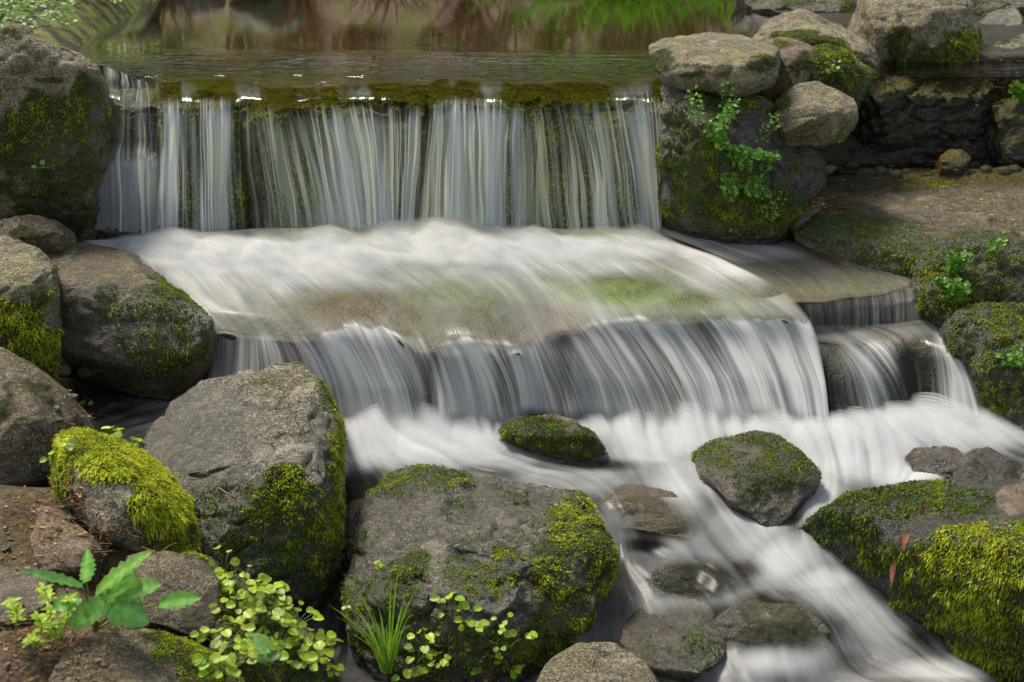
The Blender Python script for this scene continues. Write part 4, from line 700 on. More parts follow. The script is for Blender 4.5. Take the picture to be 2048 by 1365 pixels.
def terrain_z(X, Yv, noisy=True):
    low = idw(X, Yv, T3[:, 0], T3[:, 1], T3[:, 2], 3.0, 1e-3)
    P = np.stack([X, Yv, np.zeros_like(X)], -1).reshape(-1, 3)
    nz = fbm(P, 5, 4, 200).reshape(X.shape)
    bl = 1.45+.12*(Yv-5.4)     # left pool edge
    high = np.full(X.shape, .98)
    left = sstep(-1.62-.10*(Yv-5.4), -2.05-.06*(Yv-5.4), X)
    high = high*(1-left)+left*(1.20+.045*(Yv-5.4))
    rgt = sstep(.62+.24*(Yv-5.4), .95+.26*(Yv-5.4), X); high = high*(1-rgt)+rgt*(1.10+.06*(X-.7))
    back = sstep(8.7, 9.3, Yv+.15*np.sin(X*3)); hb = 1.12+.55*np.clip(Yv-8.9, 0, 3.2)
    high = np.maximum(high, hb*back+high*(1-back))
    yst = 5.50+.55*sstep(.62, .85, X)-.0*X
    t = sstep(0, .05, Yv-yst)
    z = low*(1-t)+high*t
    far = sstep(3.5, 6, np.abs(X)); z = z*(1-far)+far*(1.2+.03*Yv)
    return z+(nz*.03*(1+.8*sstep(8.8, 9.5, Yv)) if noisy else 0)
tx = np.concatenate([[-60, -30, -15, -8], np.arange(-5, -3.4, .06), np.arange(-3.4, -2, .022), np.arange(-2, 2.2, .014), np.arange(2.2, 5, .06), [8, 15, 30, 60]]); ty = np.concatenate([[-40, -10, 0], np.arange(1.2, 2.3, .06), np.arange(2.3, 6.4, .014), np.arange(6.4, 12.4, .05), [13, 16, 25, 60, 100]])
TX, TY = np.meshgrid(tx, ty); TZ = terrain_z(TX, TY); V = np.stack([TX, TY, TZ], 2).reshape(-1, 3)
P = V*np.array([1, 1, 0]); gn = fbm(P, 1.3, 3, 300)
grn = sstep(.02, .3, gn)*sstep(8.9, 9.4, V[:, 1]); red = sstep(8.9, 9.2, V[:, 1])*.8
lb = (V[:, 0] < -.75) & (V[:, 1] < 3.5); grn = np.where(lb, .15, grn); red = np.where(lb, .12, red)
dark = np.where((V[:, 1] < 8.6) & ~lb, 1, 0)*1.0; bed_ = (V[:, 1] < 4.3) & (V[:, 0] > -.45) & (V[:, 0] < 1.5); dark = np.where(bed_, .35, dark)
inpool = (V[:, 1] > 5.45) & (V[:, 2] < 1.12); grn = np.where(inpool, .9, grn); dark = np.where(inpool, .0+.9*sstep(5.9, 6.9, V[:, 1]), dark); lefty = (V[:, 0] < -1.6) & (V[:, 1] > 5.6) & (V[:, 2] > 1.12); grn = np.where(lefty, .8, grn); dark = np.where(lefty, .1, dark)
me = mesh_np('ground', V, gridf(len(ty), len(tx)), {'green': grn, 'red': red, 'dark': dark}); tag(obj('ground', me, M['soil']), kind='structure')
def ground_at(x, yv): return float(terrain_z(np.array([x]), np.array([yv]))[0])

bpy.context.view_layer.update(); DG = bpy.context.evaluated_depsgraph_get()
def hit(px, py):
    d = Vector(ray(px, py)).normalized(); o = Vector(CAM)
    for _ in range(8):
        r = sc.ray_cast(DG, o, d)
        if not r[0]: return np.array(Z(px, py, .1)), np.array([0, 0, 1.0])
        if 'water' in r[4].name or r[4].name.startswith(('shelf', 'side', 'upper')) or r[4].name.startswith('moss'):
            o = r[1]+d*.002; continue
        n = np.array(r[2]); n = n if n@np.array(d) < 0 else -n
        return np.array(r[1]), n
    return np.array(r[1]), np.array([0, 0, 1.0])
def unit(v): v = np.asarray(v, float); return v/(np.linalg.norm(v)+1e-9)
class PB:
    """collects leaves, stems or blades into one mesh"""
    def __init__(s): s.V = []; s.F = []; s.C = []; s.n = 0
    def add(s, V, Fq, c):
        s.V.append(V); s.F.append(np.asarray(Fq)+s.n); c = np.asarray(c, float); s.C.append(c if c.ndim == 2 else np.tile(c, (len(V), 1))); s.n += len(V)
    def leaf(s, base, d, n, L, W, prof='round', c=(1, 1, 1), curl=.2, fold=.15, rr=random):
        d = unit(d); n = unit(np.array(n)-d*np.dot(n, d)); sd = np.cross(d, n)
        if prof == 'round': t = [0, .08, .3, .55, .8, .94, 1]; w = [.12, .62, .97, 1, .75, .42, .06]
        elif prof == 'lance': t = [0, .25, .55, .8, 1]; w = [.2, .8, 1, .6, .05]
        elif prof == 'tip': t = [0, .1, .3, .55, .8, 1]; w = [.2, .8, 1, .85, .45, .02]
        else:
            t = list(np.linspace(0, 1, 15)); w = [max(.05, math.sin(math.pi*min(1, (u+.06)*.97))**.55*(1+(.22 if k % 2 else -.14)*rr.uniform(.5, 1.3))) for k, u in enumerate(t)]
        V = []
        for k, (u, q) in enumerate(zip(t, w)):
            z = -curl*u*u*L; ctr = base+d*(u*L)+n*z
            wl = q*W*.5*rr.uniform(.93, 1.07); ex = fold*wl+(rr.uniform(-.06, .06)*W if prof == 'big' else 0)
            V += [ctr-sd*wl+n*ex, ctr-sd*wl*.5+n*(ex*.3), ctr-n*.002*(L/.03 if L < .06 else 1), ctr+sd*wl*.5+n*(ex*.3), ctr+sd*wl+n*ex]
        s.add(np.array(V), gridf(len(t), 5), np.array(c)*np.array([.88, 1.0, 1.3, 1.0, .88]*len(t))[:, None] if prof == 'big' else c)
    def tube(s, pts, r0, r1, c=(1, 1, 1), k=4):
        pts = np.array(pts, float); V = []
        for i, p in enumerate(pts):
            t = unit(pts[min(i+1, len(pts)-1)]-pts[max(i-1, 0)]); a = unit(np.cross(t, [.31, .9, .2])); b = np.cross(t, a); r = r0+(r1-r0)*i/(len(pts)-1)
            for j in range(k): an = 2*math.pi*j/k; V.append(p+(a*math.cos(an)+b*math.sin(an))*r)
        Fq = [[i*k+j, i*k+(j+1) % k, (i+1)*k+(j+1) % k, (i+1)*k+j] for i in range(len(pts)-1) for j in range(k)]
        s.add(np.array(V), Fq, c)
    def blade(s, base, d, L, W, bend, c, n=7):
        d = unit(d); sd = unit(np.cross(d, [random.uniform(-.5, .5), 1, .1])); V = []
        for i in range(n+1):
            u = i/n; p = base+d*(L*u)+np.array(bend)*L*u*u; w = W*.5*(1-u**2.2)+.0002
            V += [p-sd*w, p+np.cross(d, sd)*w*.35, p+sd*w]
        s.add(np.array(V), gridf(n+1, 3), c)
    def build(s, name, mat, parent=None, origin=None):
        if not s.V: return None
        o_ = np.array(parent.location) if parent is not None else (np.array(origin) if origin is not None else np.zeros(3))
        me = mesh_np(name, np.concatenate(s.V)-o_, np.concatenate(s.F), {'col': np.concatenate(s.C)})
        return obj(name, me, mat, parent, None if parent is not None else o_)
def cvar(a=.25, dark=0):
    b = random.uniform(1-a, 1+a*.5)*(1-dark); return (b*random.uniform(.85, 1.1), b, b*random.uniform(.7, 1.1))
def curve(p0, p1, sag, n=6):
    p0 = np.array(p0); p1 = np.array(p1); return [p0+(p1-p0)*t+np.array(sag)*math.sin(math.pi*t) for t in np.linspace(0, 1, n)]
def herb(px, py, label, group=None, nl=9, size=.03, spread=.06, mat='leaf_bright', name='leafy_herb', prof='round', up=.035, tilt=(0, -.45, .9), cat='herb'):
    p, n = hit(px, py); e = empty(name, p, label, cat, group); f = PB(); s = PB()
    for i in range(nl):
        a = random.uniform(0, 6.28); r = spread*math.sqrt(random.random())
        c = p+np.array([math.cos(a)*r, math.sin(a)*r*.8, up*random.uniform(.5, 1.6)])+n*.01
        s.tube(curve(p, c, n*.008), .0011, .0008, cvar(.2))
        d = unit(np.array([math.cos(a), math.sin(a)-.2, random.uniform(-.25, .15)])); L = size*random.uniform(.6, 1.15)
        f.leaf(c-d*L*.25, d, np.array(tilt)+np.random.RandomState(int(a*1e5)).normal(0, .25, 3), L, L*random.uniform(.8, 1.0), prof, cvar(.35, random.choice([0, 0, 0, .35])), random.uniform(.05, .35), random.uniform(-.05, .25))
    f.build('foliage', M[mat], e); s.build('stem', M['stem'], e); return e
def sprig(px, py, tx, ty, label, group=None, nl=14, size=.011, mat='leaf_green', fwd=.05, name='cress_plant', br=3, cat='cress'):
    nl = int(nl*1.5) if nl > 8 else nl; size *= 1.12
    p, n = hit(px, py); e = empty(name, p, label, cat, group); f = PB(); s = PB()
    q = Y(tx, ty, p[1]-fwd)
    for b in range(br):
        tip = p+(q-p)*random.uniform(.65, 1.05)+np.array([random.uniform(-1, 1)*.035*(b > 0), random.uniform(-.02, .02), random.uniform(-.02, .02)*(b > 0)])
        cv = curve(p+np.array([random.uniform(-.01, .01), 0, 0]), tip, [random.uniform(-.015, .015), -.012, 0], 8); s.tube(cv, .0012, .0007, cvar(.2))
        for k in range(nl):
            t = random.uniform(.15, 1); c = np.array(cv[int(t*7)])
            a = random.uniform(0, 6.28); d = unit([math.cos(a), -abs(math.sin(a))*.6, random.uniform(-.3, .5)]); l = random.uniform(.008, .022); c2 = c+d*l
            s.tube([c, c2], .0006, .0005, cvar(.2), 3); L = size*random.uniform(.6, 1.3)
            f.leaf(c2-d*L*.2, d, [random.uniform(-.4, .4), -.7, random.uniform(.4, 1)], L, L*.95, 'round', cvar(.4, random.choice([0, 0, .3])), .15, .1)
    f.build('foliage', M[mat], e); s.build('stem', M['stem'], e); return e
def grass(px, py, blades, label, group=None, L=.12, W=.0035, spread=.02, name='grass_tuft', mat='grass', lean=.5, p=None, droop=1.0):
    if p is None: p, n = hit(px, py)
    f = PB()
    for i in range(blades):
        a = random.uniform(0, 6.28); d = np.array([math.cos(a)*lean, math.sin(a)*lean*.6-.1, 1.0])*random.uniform(.7, 1)
        f.blade(np.array(p)+np.array([math.cos(a), math.sin(a), 0])*spread*random.random()+np.array([0, 0, -.004]), d, L*random.uniform(.45, 1.2), W*random.uniform(.6, 1.2), [math.cos(a)*random.uniform(.1, .6)*droop, -.1, -random.uniform(.1, .6)*droop], cvar(.3))
    o = f.build(name, M[mat], None, p); return tag(o, label, 'grass', group)
# ---- cress hanging on the wet wall
G1_ = 'cress plants hanging on the moss hung rock'
for q_ in [(1455,345,1470,400),(1400,290,1385,250),(1510,350,1530,400),(1430,250,1410,200),(1540,300,1520,350)]: sprig(*q_, 'leafy cress shoot filling in among the hanging cress', G1_, 20, br=4, size=.012)
sprig(1395, 240, 1372, 160, 'thin cress sprig at the upper left of the hanging cress, nearest the upper fall', G1_, 14, br=2)
sprig(1450, 215, 1440, 130, 'cress sprig climbing over the front edge of the tan capstone slab', G1_, 9, br=2)
sprig(1440, 260, 1475, 180, 'cress plant in the middle of the hanging cress, stems upright', G1_, 22, br=3)
sprig(1450, 300, 1420, 230, 'bushy cress plant at the heart of the hanging cress', G1_, 30, br=4, size=.012)
sprig(1480, 320, 1455, 370, 'cress plant trailing lowest of the hanging cress', G1_, 26, br=4, size=.012)
sprig(1500, 300, 1545, 320, 'dense cress plant below the light grey angular rock', G1_, 28, br=5, size=.012)
sprig(1520, 290, 1555, 225, 'arching cress stem just left of the light grey angular rock', G1_, 12, br=2)
sprig(1470, 290, 1500, 340, 'bright cress plant in the right half of the hanging cress', G1_, 28, br=4, size=.012)
sprig(1560, 430, 1568, 350, 'slender cress shoot at the foot of the moss hung rock', None, 7, br=2, size=.009)
sprig(1540, 440, 1545, 400, 'tiny cress seedling beside the foot of the moss hung rock', None, 9, br=2, size=.009)
sprig(1675, 285, 1690, 250, 'small cress tuft in the dark crevice right of the light grey angular rock', None, 9, br=2, size=.009)
sprig(1660, 150, 1670, 110, 'small green sprig growing out of the olive moss mound', None, 8, br=2, size=.010)
G2_ = 'cress cushions on the right bank'
sprig(1900, 545, 1920, 500, 'pale cress cushion at the top of the clump on the right bank', G2_, 30, br=6, size=.011, fwd=.03)
sprig(1895, 575, 1870, 560, 'pale cress cushion on the left side of the clump on the right bank', G2_, 24, br=5, size=.011, fwd=.03)
sprig(1905, 600, 1915, 560, 'pale cress cushion at the bottom of the clump on the right bank', G2_, 30, br=5, size=.011, fwd=.03)
sprig(1990, 500, 2000, 475, 'cress growing just under the lip of the wide flat slab', G2_, 12, br=3, size=.011, fwd=.03)
sprig(2035, 730, 2020, 690, 'cress hanging from the lowest moss clad rock at the right edge', G2_, 14, br=4, size=.012, fwd=.04)
sprig(2045, 200, 2030, 165, 'cress clump cut by the right edge near the top', None, 20, br=5, size=.016, fwd=.05)
sprig(110, 330, 85, 325, 'few leaved sprig low on the large rounded boulder at the left', None, 3, br=2, size=.014)
sprig(120, 365, 130, 345, 'tiny leafy sprig beneath the other one on the large rounded boulder', None, 3, br=2, size=.014)
# ---- foreground herbs
G3_ = 'round leaved herbs in the bottom left patch'
hp = [(450,1150,'lone'),(475,1190,'uppermost'),(535,1215,'upper right'),(470,1235,'left side'),(520,1255,'middle'),(580,1262,'right side'),(480,1290,'lower left'),(555,1300,'lower middle'),(610,1310,'lower right'),(520,1335,'bottom'),(590,1345,'bottom right'),(500,1215,'inner upper'),(445,1300,'outer left'),(450,1350,'bottom left'),(640,1325,'outer right')]
for x, y_, w_ in hp: herb(x, y_, 'round leaved lime herb at the %s of the bottom left patch' % w_ if w_ != 'lone' else 'short herb topping the bottom left patch, beside the rounded stone', G3_, nl=22 if w_ != 'lone' else 5, size=.025, spread=.06, up=.035)
h0 = herb(495, 1325, 'bluish green herb with two large leaves low in the bottom left patch', None, nl=3, size=.055, spread=.03, mat='leaf_big', name='leafy_herb')
G4_ = 'small round leaved herbs at the foot of the central boulder'
for x, y_, l_, k in [(905,1230,'upper cluster right of the grass tuft',9),(900,1290,'low cluster just right of the grass tuft',8),(960,1305,'middle cluster above the bottom edge',8),(1000,1265,'upper right cluster near the moss',7),(1040,1290,'rightmost cluster',8),(880,1340,'bottom cluster nearest the grass tuft',9),(835,1330,'cluster behind the grass blades',7),(970,1345,'bottom right cluster',7),(930,1250,'cluster under the arched grass blade',6)]:
    herb(x, y_, 'round leaved yellow herb, %s, at the central boulder' % l_, G4_, nl=k, size=.024, spread=.036, up=.03)
for x, y_, l_, k in [(850,1290,'between the tall tuft and the low cluster',8),(920,1335,'just above the bottom edge, centre',9),(1060,1320,'lowest at the right end',7),(990,1320,'low on the right half',8),(945,1275,'in the gap below the arched blade',7),(820,1360,'cut by the bottom edge behind the tuft',8),(1015,1350,'cut by the bottom edge on the right',7)]:
    herb(x, y_, 'round leaved yellow herb %s, before the central boulder' % l_, G4_, nl=k, size=.024, spread=.036, up=.03)
herb(760, 1140, 'tiny yellow green herb alone on the left side of the central boulder', None, nl=6, size=.017, spread=.016, up=.01)
herb(700, 1225, 'two leaved seedling at the lower left of the central boulder', None, nl=3, size=.016, spread=.010, up=.01)
herb(655, 1350, 'small herb at the bottom edge between the patch and the grass tuft', None, nl=9, size=.019, spread=.03, up=.02)
for x, y_, l_, k in [(225,880,'on top of the yellow mossed boulder',6),(262,900,'right of the others on the yellow mossed boulder',4),(165,815,'behind the yellow mossed boulder, leaves flat',4),(108,935,'at the left foot of the yellow mossed boulder',7),(140,905,'on the upper left of the yellow mossed boulder',4)]:
    herb(x, y_, 'small pale green herb %s' % l_, 'small herbs around the yellow mossed boulder', nl=k, size=.026, spread=.028, up=.018)
# ---- broad leaved weed
p, n = hit(190, 1262); e = empty('broad_leaved_weed', p, 'weed with large scalloped bright green leaves in the left foreground', 'weed')
yb = min(p[1], 2.66)
for b0, t0, Wd, nrm_ in [((190,1190),(285,1095),.040,(-.2,-.5,.8)), ((238,1232),(262,1146),.075,(.1,-.75,.6)), ((318,1208),(394,1192),.036,(.1,-.7,.7)), ((222,1200),(130,1252),.055,(-.1,-.75,.6)), ((165,1172),(50,1135),.022,(-.1,-.6,.8)), ((215,1205),(290,1245),.062,(.2,-.8,.5)), ((172,1165),(180,1108),.030,(.5,-.7,.5)), ((205,1185),(255,1150),.03,(.2,-.6,.6)), ((195,1210),(180,1245),.045,(-.2,-.8,.5)), ((230,1190),(315,1165),.042,(.2,-.6,.7)), ((160,1195),(105,1215),.04,(-.2,-.7,.6))]:
    a = Y(b0[0], b0[1], yb-.05); b = Y(t0[0], t0[1], yb-.09+random.uniform(-.03, .02)); f = PB(); f.leaf(a, b-a, nrm_, np.linalg.norm(b-a), Wd, 'big', cvar(.15), .12, .12)
    lf = f.build('leaf', M['leaf_big'], e); s = PB(); s.tube(curve(p, a, [0, 0, .01]), .003, .002, (1, 1, .9), 5); s.build('stem', M['stem'], e)
def whorl(px, py, tx, ty, label, group):
    p, n = hit(px, py); e = empty('whorled_weed', p, label, 'weed', group); f = PB(); s = PB(); q = Y(tx, ty, p[1]-.06); cv = curve(p, q, [.01, 0, .01], 7); s.tube(cv, .0018, .001)
    for k in (2, 3, 4, 5, 6):
        for j in range(8):
            a = j*.785+k; d = np.array([math.cos(a)+random.uniform(-.3,.3), math.sin(a)*.8, random.uniform(.1,.8)]); f.leaf(np.array(cv[k]), d, [0, -.2, 1], .021*random.uniform(.5, 1.25), .009, 'lance', cvar(.4), random.uniform(0,.5), .1)
    f.build('foliage', M['leaf_bright'], e); s.build('stem', M['stem'], e)
for a in [(30,1270,22,1205,'leftmost'),(75,1285,75,1235,'second from the left'),(95,1275,88,1178,'tallest'),(120,1280,135,1200,'rightmost'),(70,1300,60,1285,'lowest'),(100,1300,105,1250,'inner right')]:
    whorl(*a[:4], 'whorled bright green weed, %s of the clump at the left edge' % a[4], 'whorled weeds at the left edge')
# ---- grasses
grass(775, 1340, 26, 'tall tuft of bright grass blades at the lower left of the central boulder', None, L=.34, W=.0055, spread=.02, lean=.2, droop=.5)
grass(1000, 1290, 9, 'sparse grass tuft above the yellow green herbs', None, L=.085, W=.0035, spread=.03)
grass(1085, 1290, 12, 'grass tuft with blades bending right at the lower right of the central boulder', None, L=.10, W=.0035, spread=.02, lean=.7)
grass(860, 1245, 4, 'few grass blades arching over the herbs at the front of the central boulder', None, L=.11, W=.004, spread=.02, lean=.9)
grass(648, 775, 9, 'little grass tuft on the right shoulder of the big wet grey boulder', None, L=.05, W=.002, spread=.015, lean=.7)
grass(1130, 1080, 6, 'thin grass blades standing in the moss on the right flank of the central boulder', None, L=.06, W=.002, spread=.008)
# ---- litter, twigs, dead leaves
def stick(pts, r, label, name='twig', group=None, c=(1, 1, 1), mat='dry'):
    P = [hit(*q)[0]+np.array([0, -.004, .006]) for q in pts]; f = PB()
    Q = cr(np.array(P), np.linspace(0, len(P)-1, len(P)*4)); f.tube(Q, r, r*.6, c, 5); o = f.build(name, M[mat], None, Q[0]); return tag(o, label, 'twig', group)
stick([(482,986),(490,988),(496,970),(512,952)], .0022, 'pale curled twig on the front moss of the big wet grey boulder', c=(2.2, 3, 3))
stick([(438,978),(470,1000),(505,1018)], .002, 'straight brown twig on the front moss of the big wet grey boulder')
stick([(452,1010),(470,992)], .0014, 'short brown twig lying beside the straight one on the big wet grey boulder')
stick([(892,1098),(915,1088),(934,1082)], .002, 'dark twig on top of the central boulder', c=(.3, .3, .3))
stick([(50,975),(75,1005)], .0025, 'brown stick poking out of the litter below the smooth left boulder', c=(.7, .7, .7))
stick([(2000,1240-720),(2046,560)], .002, 'thin reddish stem lying across the right bank', c=(.9, .7, .6))
stick([(700,1300),(735,1318)], .0028, 'short wet twig by the dark channel at the bottom', c=(.6, .5, .6))
def deadleaf(px, py, L, label, group=None, ang=None, c=(.7, .55, .5)):
    p, n = hit(px, py); f = PB(); a = random.uniform(0, 6.28) if ang is None else ang
    f.leaf(p+n*.016, np.array([math.cos(a), math.sin(a)*.5, math.sin(a)*.6])-n*.1, n+np.random.RandomState(px).normal(0, .3, 3), L, L*.45, 'tip', c, random.uniform(-.3, .5), .4)
    return tag(f.build('dead_leaf', M['dry'], None, p), label, 'dead leaf', group)
deadleaf(1845, 1022, .06, 'long curled brown leaf hanging at the top of the glowing moss', None, -1.5)
deadleaf(1822, 1072, .05, 'orange brown leaf draped in the middle of the glowing moss', None, -2.2, (1.1, .8, .6))
deadleaf(1795, 1120, .07, 'dark wet leaf hanging lowest on the left of the glowing moss', None, -1.7, (.5, .35, .3))
deadleaf(1838, 1108, .02, 'small pinkish leaf bit beside the draped brown leaf', None, 0, (1.6, 1.6, 2))
k_ = 0
for px_, py_ in [(285,530),(330,545),(300,528),(1700,395),(1760,400),(1822,372),(1900,420),(1960,400),(2010,415),(2025,440),(1930,450),(1850,415),(1780,425),(1980,430),(1690,362),(1750,360)]:
    p, n = hit(px_, py_); f = PB(); f.leaf(p+n*.003, [random.uniform(-1, 1), random.uniform(-1, 1), 0], n, .014, .008, 'lance', (1.6, 2.6, 1.6), .1, .1)
    left = px_ < 600
    tag(f.build('petal', M['dry'], None, p), 'tiny pale yellow petal fallen on the flat top of the blocky rock' if left else 'tiny pale yellow petal fallen on the wide flat slab', 'petal', 'petals on the blocky rock' if left else 'petals on the wide flat slab')
def litter(name, polys, n, label, seed):
    random.seed(seed); f = PB()
    for i in range(n):
        (x0, y0, x1, y1) = random.choice(polys); q = hit(random.uniform(x0, x1), random.uniform(y0, y1)); p, nn = q
        a = random.gauss(.4, 1.2); d = unit(np.array([math.cos(a), math.sin(a), random.uniform(-.08, .12)])); c = random.choice([(1, 1.1, 1.0), (.6, .6, .55), (1.5, 1.7, 1.6), (.35, .35, .3), (1.2, .9, .6), (1.1, 1.3, 1.2)])
        if random.random() < .72: L = random.uniform(.015, .05); f.tube([p+nn*.003, p+nn*.005+d*L*.5, p+nn*.003+d*L], .0008, .0006, c, 3)
        else: L = random.uniform(.006, .018); f.leaf(p+nn*.003, d, nn+np.array([random.gauss(0, .3), random.gauss(0, .3), 0]), L, L*random.uniform(.4, .8), 'lance', c, .1, .3)
    o = f.build(name, M['dry'], None, np.array(Z(150, 1200, .4))); tag(o, label, 'litter', None, 'stuff')
litter('needle_litter', [(0,985,110,1140),(180,1050,330,1110),(0,1270,220,1365),(110,1120,250,1270),(0,1230,150,1300),(60,1000,240,1080),(100,950,160,1010)], 1300, 'pine needles and bark crumbs carpeting the left bank', 5)
litter('bark_crumbs', [(1650,335,2048,395),(1660,310,1900,350),(1960,110,2040,190),(1620,395,1700,430),(1700,350,2040,470),(1900,120,2048,150)], 900, 'wet crumbs and needles strewn on the back of the wide flat slab', 6)
litter('leaf_scraps', [(684,1015,705,1110),(100,740,320,850),(800,1270,1040,1360),(1700,150,1980,170)], 330, 'bark and leaf scraps caught between the stones', 8)
random.seed(11)
def pebble(px, py, r, lab, group, mat):
    import bmesh
    p, n = hit(px, py); bm = bmesh.new(); bmesh.ops.create_icosphere(bm, subdivisions=3, radius=r)
    me = bpy.data.meshes.new('pebble'); bm.to_mesh(me); bm.free(); V = np.empty(len(me.vertices)*3, np.float32); me.vertices.foreach_get('co', V); V = V.reshape(-1, 3).astype(float)
    V *= np.array([random.uniform(.9, 1.5), random.uniform(.7, 1.1), random.uniform(.5, .8)]); V *= (1+.35*fbm(V+px, 1.2/r, 3, px))[:, None]
    me.vertices.foreach_set('co', V.astype(np.float32).ravel()); me.polygons.foreach_set('use_smooth', np.ones(len(me.polygons), bool)); me.update()
    setattr_np(me, 'wet', np.full(len(V), .8)); setattr_np(me, 'moss', np.zeros(len(V))); tag(obj('pebble', me, M[mat], None, p+np.array([0, 0, r*.2])), lab, 'pebble', group)
for i in range(34): pebble(random.randint(110, 330), random.randint(742, 850), random.uniform(.008, .02), 'small wet pebble in the shallow pocket under the blocky rock', 'pebbles in the pocket under the blocky rock', random.choice(['brown', 'grey', 'dark', 'orange']))
pebble(118, 745, .035, 'rounded brown stone under the left end of the blocky rock', None, 'brown')
pebble(175, 748, .032, 'reddish stone under the front of the blocky rock', None, 'orange')
for i in range(22): pebble(random.randint(686, 706), random.randint(1030, 1110), random.uniform(.006, .012), 'small tan pebble jammed between the big grey boulder and the central boulder', 'pebbles jammed beside the central boulder', random.choice(['tan', 'orange', 'brown']))
for i in range(26): pebble(random.randint(1650, 2040), random.randint(322, 352), random.uniform(.012, .03), 'wet pebble along the back of the wide flat slab', 'pebbles along the back of the wide flat slab', random.choice(['brown', 'pink', 'dark']))
for i in range(14): pebble(random.randint(0, 240), random.randint(1000, 1340), random.uniform(.008, .016), 'small stone among the needles of the left bank', 'small stones on the left bank', random.choice(['grey', 'pink', 'brown']))
# ---- the far bank: it shows in the pool as reflections
random.seed(21)
def bushy(px_, Yd, x, z, label, n=160, R=.35, H=.4, size=.03, mat='leaf_bright', group=None):
    p = np.array([x, Yd, z]); e = empty('bush', p, label, 'bush', group); f = PB(); s = PB()
    for b in range(9):
        a = random.uniform(0, 6.28); t = p+np.array([math.cos(a)*R*.7, math.sin(a)*R*.5, H*random.uniform(.5, 1)]); s.tube(curve(p, t, [0, 0, .05]), .005, .002)
    for i in range(n):
        a = random.uniform(0, 6.28); r = R*math.sqrt(random.random()); h = H*random.random()*(1-.4*(r/R)**2); c = p+np.array([math.cos(a)*r, math.sin(a)*r, h]); d = [math.cos(a), math.sin(a), random.uniform(-.4, .3)]
        f.leaf(c, d, [random.gauss(0, .4), -.4, .9], size*random.uniform(.6, 1.3), size*.75, 'tip', cvar(.5, random.choice([0, .3])), .2, .1)
    f.build('foliage', M[mat], e); s.build('stem', M['stem'], e)
for i, (x_, yy, hh, mt) in enumerate([(-2.62, 7.0, .10, 'leaf_bright'), (-2.38, 7.3, .08, 'leaf_bright'), (-2.16, 7.45, .02, 'leaf_bright'), (-2.35, 6.6, .0, 'leaf_green')]):
    bushy(0, yy, x_, ground_at(x_, yy)-.02, ['leafy bush at the top left corner behind the large rounded boulder', 'middle one of the pale leafy bushes on the far left bank', 'rightmost pale leafy bush on the far left bank, by the water', 'darker leafy bush hidden low behind the large rounded boulder'][i], 520, .34, hh+.16, .026, mt)
gx_ = 0
for i in range(26):
    x_ = random.uniform(.0, 1.45) if i < 16 else random.uniform(-3, 0); yy = random.uniform(8.75, 9.05); dense = i < 16
    grass(0, 0, 60 if dense else 30, 'tall green grass clump on the far shore, right half' if dense else 'short grass clump on the far shore, left half', 'grass clumps on the far shore, right half' if dense else 'grass clumps on the far shore, left half', L=random.uniform(.36, .52) if dense else random.uniform(.12, .25), W=.010, spread=.10, p=np.array([x_, yy, ground_at(x_, yy)]), lean=.35)
for i in range(70):
    x_ = random.uniform(-3.6, 1.6); yy = random.uniform(8.9, 9.9)
    grass(0, 0, 26, 'tuft of dry reddish stalks on the far bank', 'dry stalk tufts on the far bank', L=random.uniform(.15, .5), W=.016, spread=.09, p=np.array([x_, yy, ground_at(x_, yy)]), lean=.18, mat='dry', name='dry_stalks')
for i in range(9):
    x_ = -3.4+i*.62+random.uniform(-.1, .1); yy = random.uniform(9.3, 10.1)
    bushy(0, yy, x_, ground_at(x_, yy), 'low green bush on the slope of the far bank', 130, .28, .35, .045, random.choice(['leaf_green', 'leaf_bright', 'leaf_green']), 'bushes on the far bank')
for i in range(12):
    x_ = -3.3+i*.45+random.uniform(-.12, .12); yy = random.uniform(8.85, 9.5); z_ = ground_at(x_, yy)
    import bmesh
    bm = bmesh.new(); bmesh.ops.create_icosphere(bm, subdivisions=4, radius=random.uniform(.12, .24)); me = bpy.data.meshes.new('stone'); bm.to_mesh(me); bm.free()
    V = np.empty(len(me.vertices)*3, np.float32); me.vertices.foreach_get('co', V); V = V.reshape(-1, 3).astype(float); V *= np.array([1.3, .8, .7]); V *= (1+.5*fbm(V+i, 5, 4, i))[:, None]
    me.vertices.foreach_set('co', V.astype(np.float32).ravel()); me.polygons.foreach_set('use_smooth', np.ones(len(me.polygons), bool)); me.update(); setattr_np(me, 'wet', np.zeros(len(V))); setattr_np(me, 'moss', np.clip(fbm(V, 6, 2, 4)+.1, 0, 1))
    tag(obj('stone', me, M[random.choice(['grey', 'tan', 'pink'])], None, (x_, yy, z_+.03)), 'rounded stone on the far shore of the pool', 'stone', 'stones on the far shore')

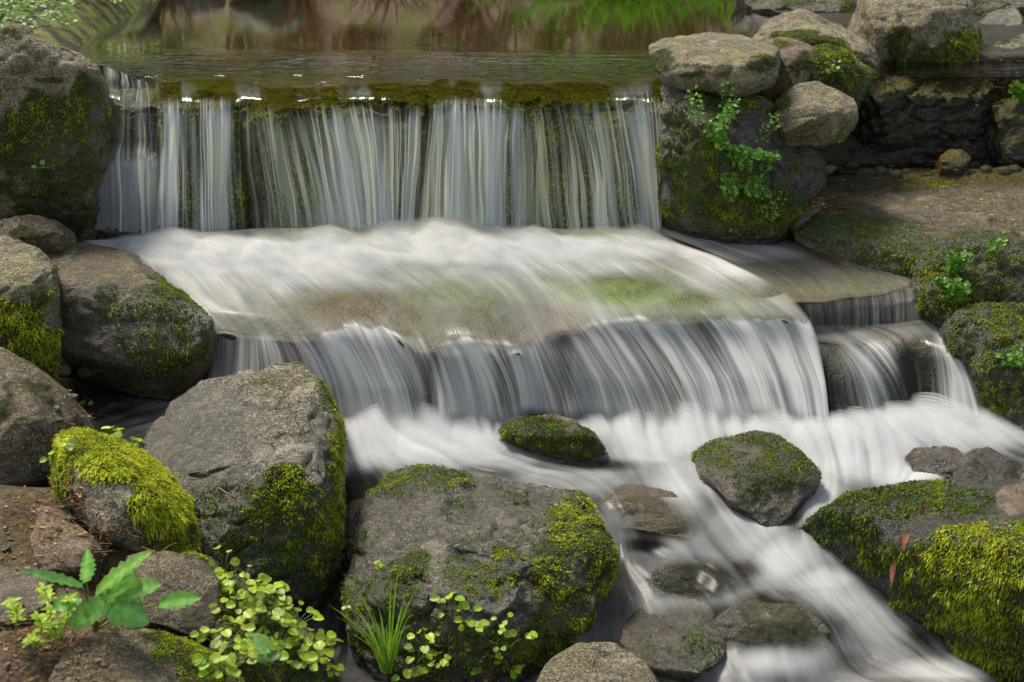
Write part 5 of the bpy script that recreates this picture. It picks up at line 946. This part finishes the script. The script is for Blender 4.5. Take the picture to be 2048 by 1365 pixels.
# ---- added trees out of view, screening open sky from the pool's reflection
def tree(x, yv, H, label):
    z = ground_at(x, yv); p = np.array([x, yv, z-.1]); e = empty('tree', p, label, 'tree', 'trees added out of view to screen the pool reflection'); t = PB()
    pts = [p+np.array([random.uniform(-.1, .1)*i*.3, 0, H*i/7]) for i in range(8)]; t.tube(pts, .16, .03, (.8, .8, .8), 8); f = PB()
    tips = []
    for b in range(22):
        h = random.uniform(.18, .95); a = random.uniform(0, 6.28); L = H*.26*(1.15-h)+.4; s0 = p+np.array([0, 0, H*h]); s1 = s0+np.array([math.cos(a)*L, math.sin(a)*L, random.uniform(-.2, .5)*L]); t.tube(curve(s0, s1, [0, 0, .1]), .03, .01, (.8, .8, .8)); tips.append((s0, s1))
    for i in range(900):
        s0, s1 = random.choice(tips); c = s0+(s1-s0)*random.uniform(.25, 1.1)+np.random.normal(0, .18, 3); a = random.uniform(0, 6.28)
        V = [[0, 0, 0], [.12, .06, .01], [.22, 0, 0], [.12, -.06, .01]]; ca, sa = math.cos(a), math.sin(a); q = random.uniform(-.6, .6)
        f.add(np.array([c+np.array([v[0]*ca-v[1]*sa, v[0]*sa+v[1]*ca, v[0]*q+v[2]])*1.3 for v in V]), [[0, 1, 2, 3]], cvar(.5, random.choice([0, .4])))
    t.build('trunk', M['bark'], e); f.build('crown', M['leaf_green'], e)
M['bark'] = leafmat('tree_bark', (.10, .07, .05), (.17, .13, .10), .9, .0)
random.seed(33); np.random.seed(33)
for i in range(12): tree(-8+i*1.35+random.uniform(-.3, .3), random.uniform(12.5, 15.5), random.uniform(6.5, 9), 'added broad green tree out of view, screening sky from the pool reflection')

# ------------------------------------------------------------------ camera, light
cam = bpy.data.cameras.new('camera'); co = bpy.data.objects.new('camera', cam); COL.objects.link(co)
co.location = CAM; co.rotation_euler = (math.radians(70), 0, 0); cam.lens = 50; cam.sensor_width = 36; cam.clip_end = 500; cam.clip_start = .05
cam.dof.use_dof = True; cam.dof.focus_distance = 4.2; cam.dof.aperture_fstop = 5.0
sc.camera = co
SE, SA = math.radians(57), math.radians(-44)   # elevation; azimuth measured from +Y (behind the fall), negative = left
w = bpy.data.worlds.new('World'); sc.world = w; w.use_nodes = True; nt = w.node_tree
sky = nt.nodes.new('ShaderNodeTexSky'); sky.sky_type = 'NISHITA'; sky.sun_disc = False; sky.sun_elevation = SE; sky.sun_rotation = SA
bg = nt.nodes['Background']; bg.inputs[1].default_value = .225
hs = nt.nodes.new('ShaderNodeHueSaturation'); hs.inputs['Saturation'].default_value = .6; nt.links.new(sky.outputs[0], hs.inputs['Color'])
wm = nt.nodes.new('ShaderNodeMix'); wm.data_type = 'RGBA'; wm.blend_type = 'MULTIPLY'; wm.inputs[0].default_value = 1; wm.inputs[7].default_value = (1.0, .95, .84, 1); nt.links.new(hs.outputs[0], wm.inputs[6]); nt.links.new(wm.outputs[2], bg.inputs[0])
sl = bpy.data.lights.new('sun', 'SUN'); sl.energy = 5.0; sl.angle = math.radians(16); sl.color = (1, .92, .79)
so = bpy.data.objects.new('sun', sl); COL.objects.link(so)
sd = Vector((math.sin(SA)*math.cos(SE), math.cos(SA)*math.cos(SE), math.sin(SE)))
so.rotation_euler = sd.to_track_quat('Z', 'Y').to_euler(); so.location = (0, 0, 6)
sc.view_settings.view_transform = 'Standard'; sc.view_settings.look = 'None'; sc.view_settings.exposure = 0; sc.view_settings.gamma = 1
sc.render.engine = 'CYCLES'; sc.cycles.use_denoising = True
sc.cycles.transparent_max_bounces = 24; sc.cycles.max_bounces = 6; sc.cycles.diffuse_bounces = 3; sc.cycles.glossy_bounces = 3; sc.cycles.caustics_reflective = False; sc.cycles.caustics_refractive = False
sc.cycles.sample_clamp_indirect = 4
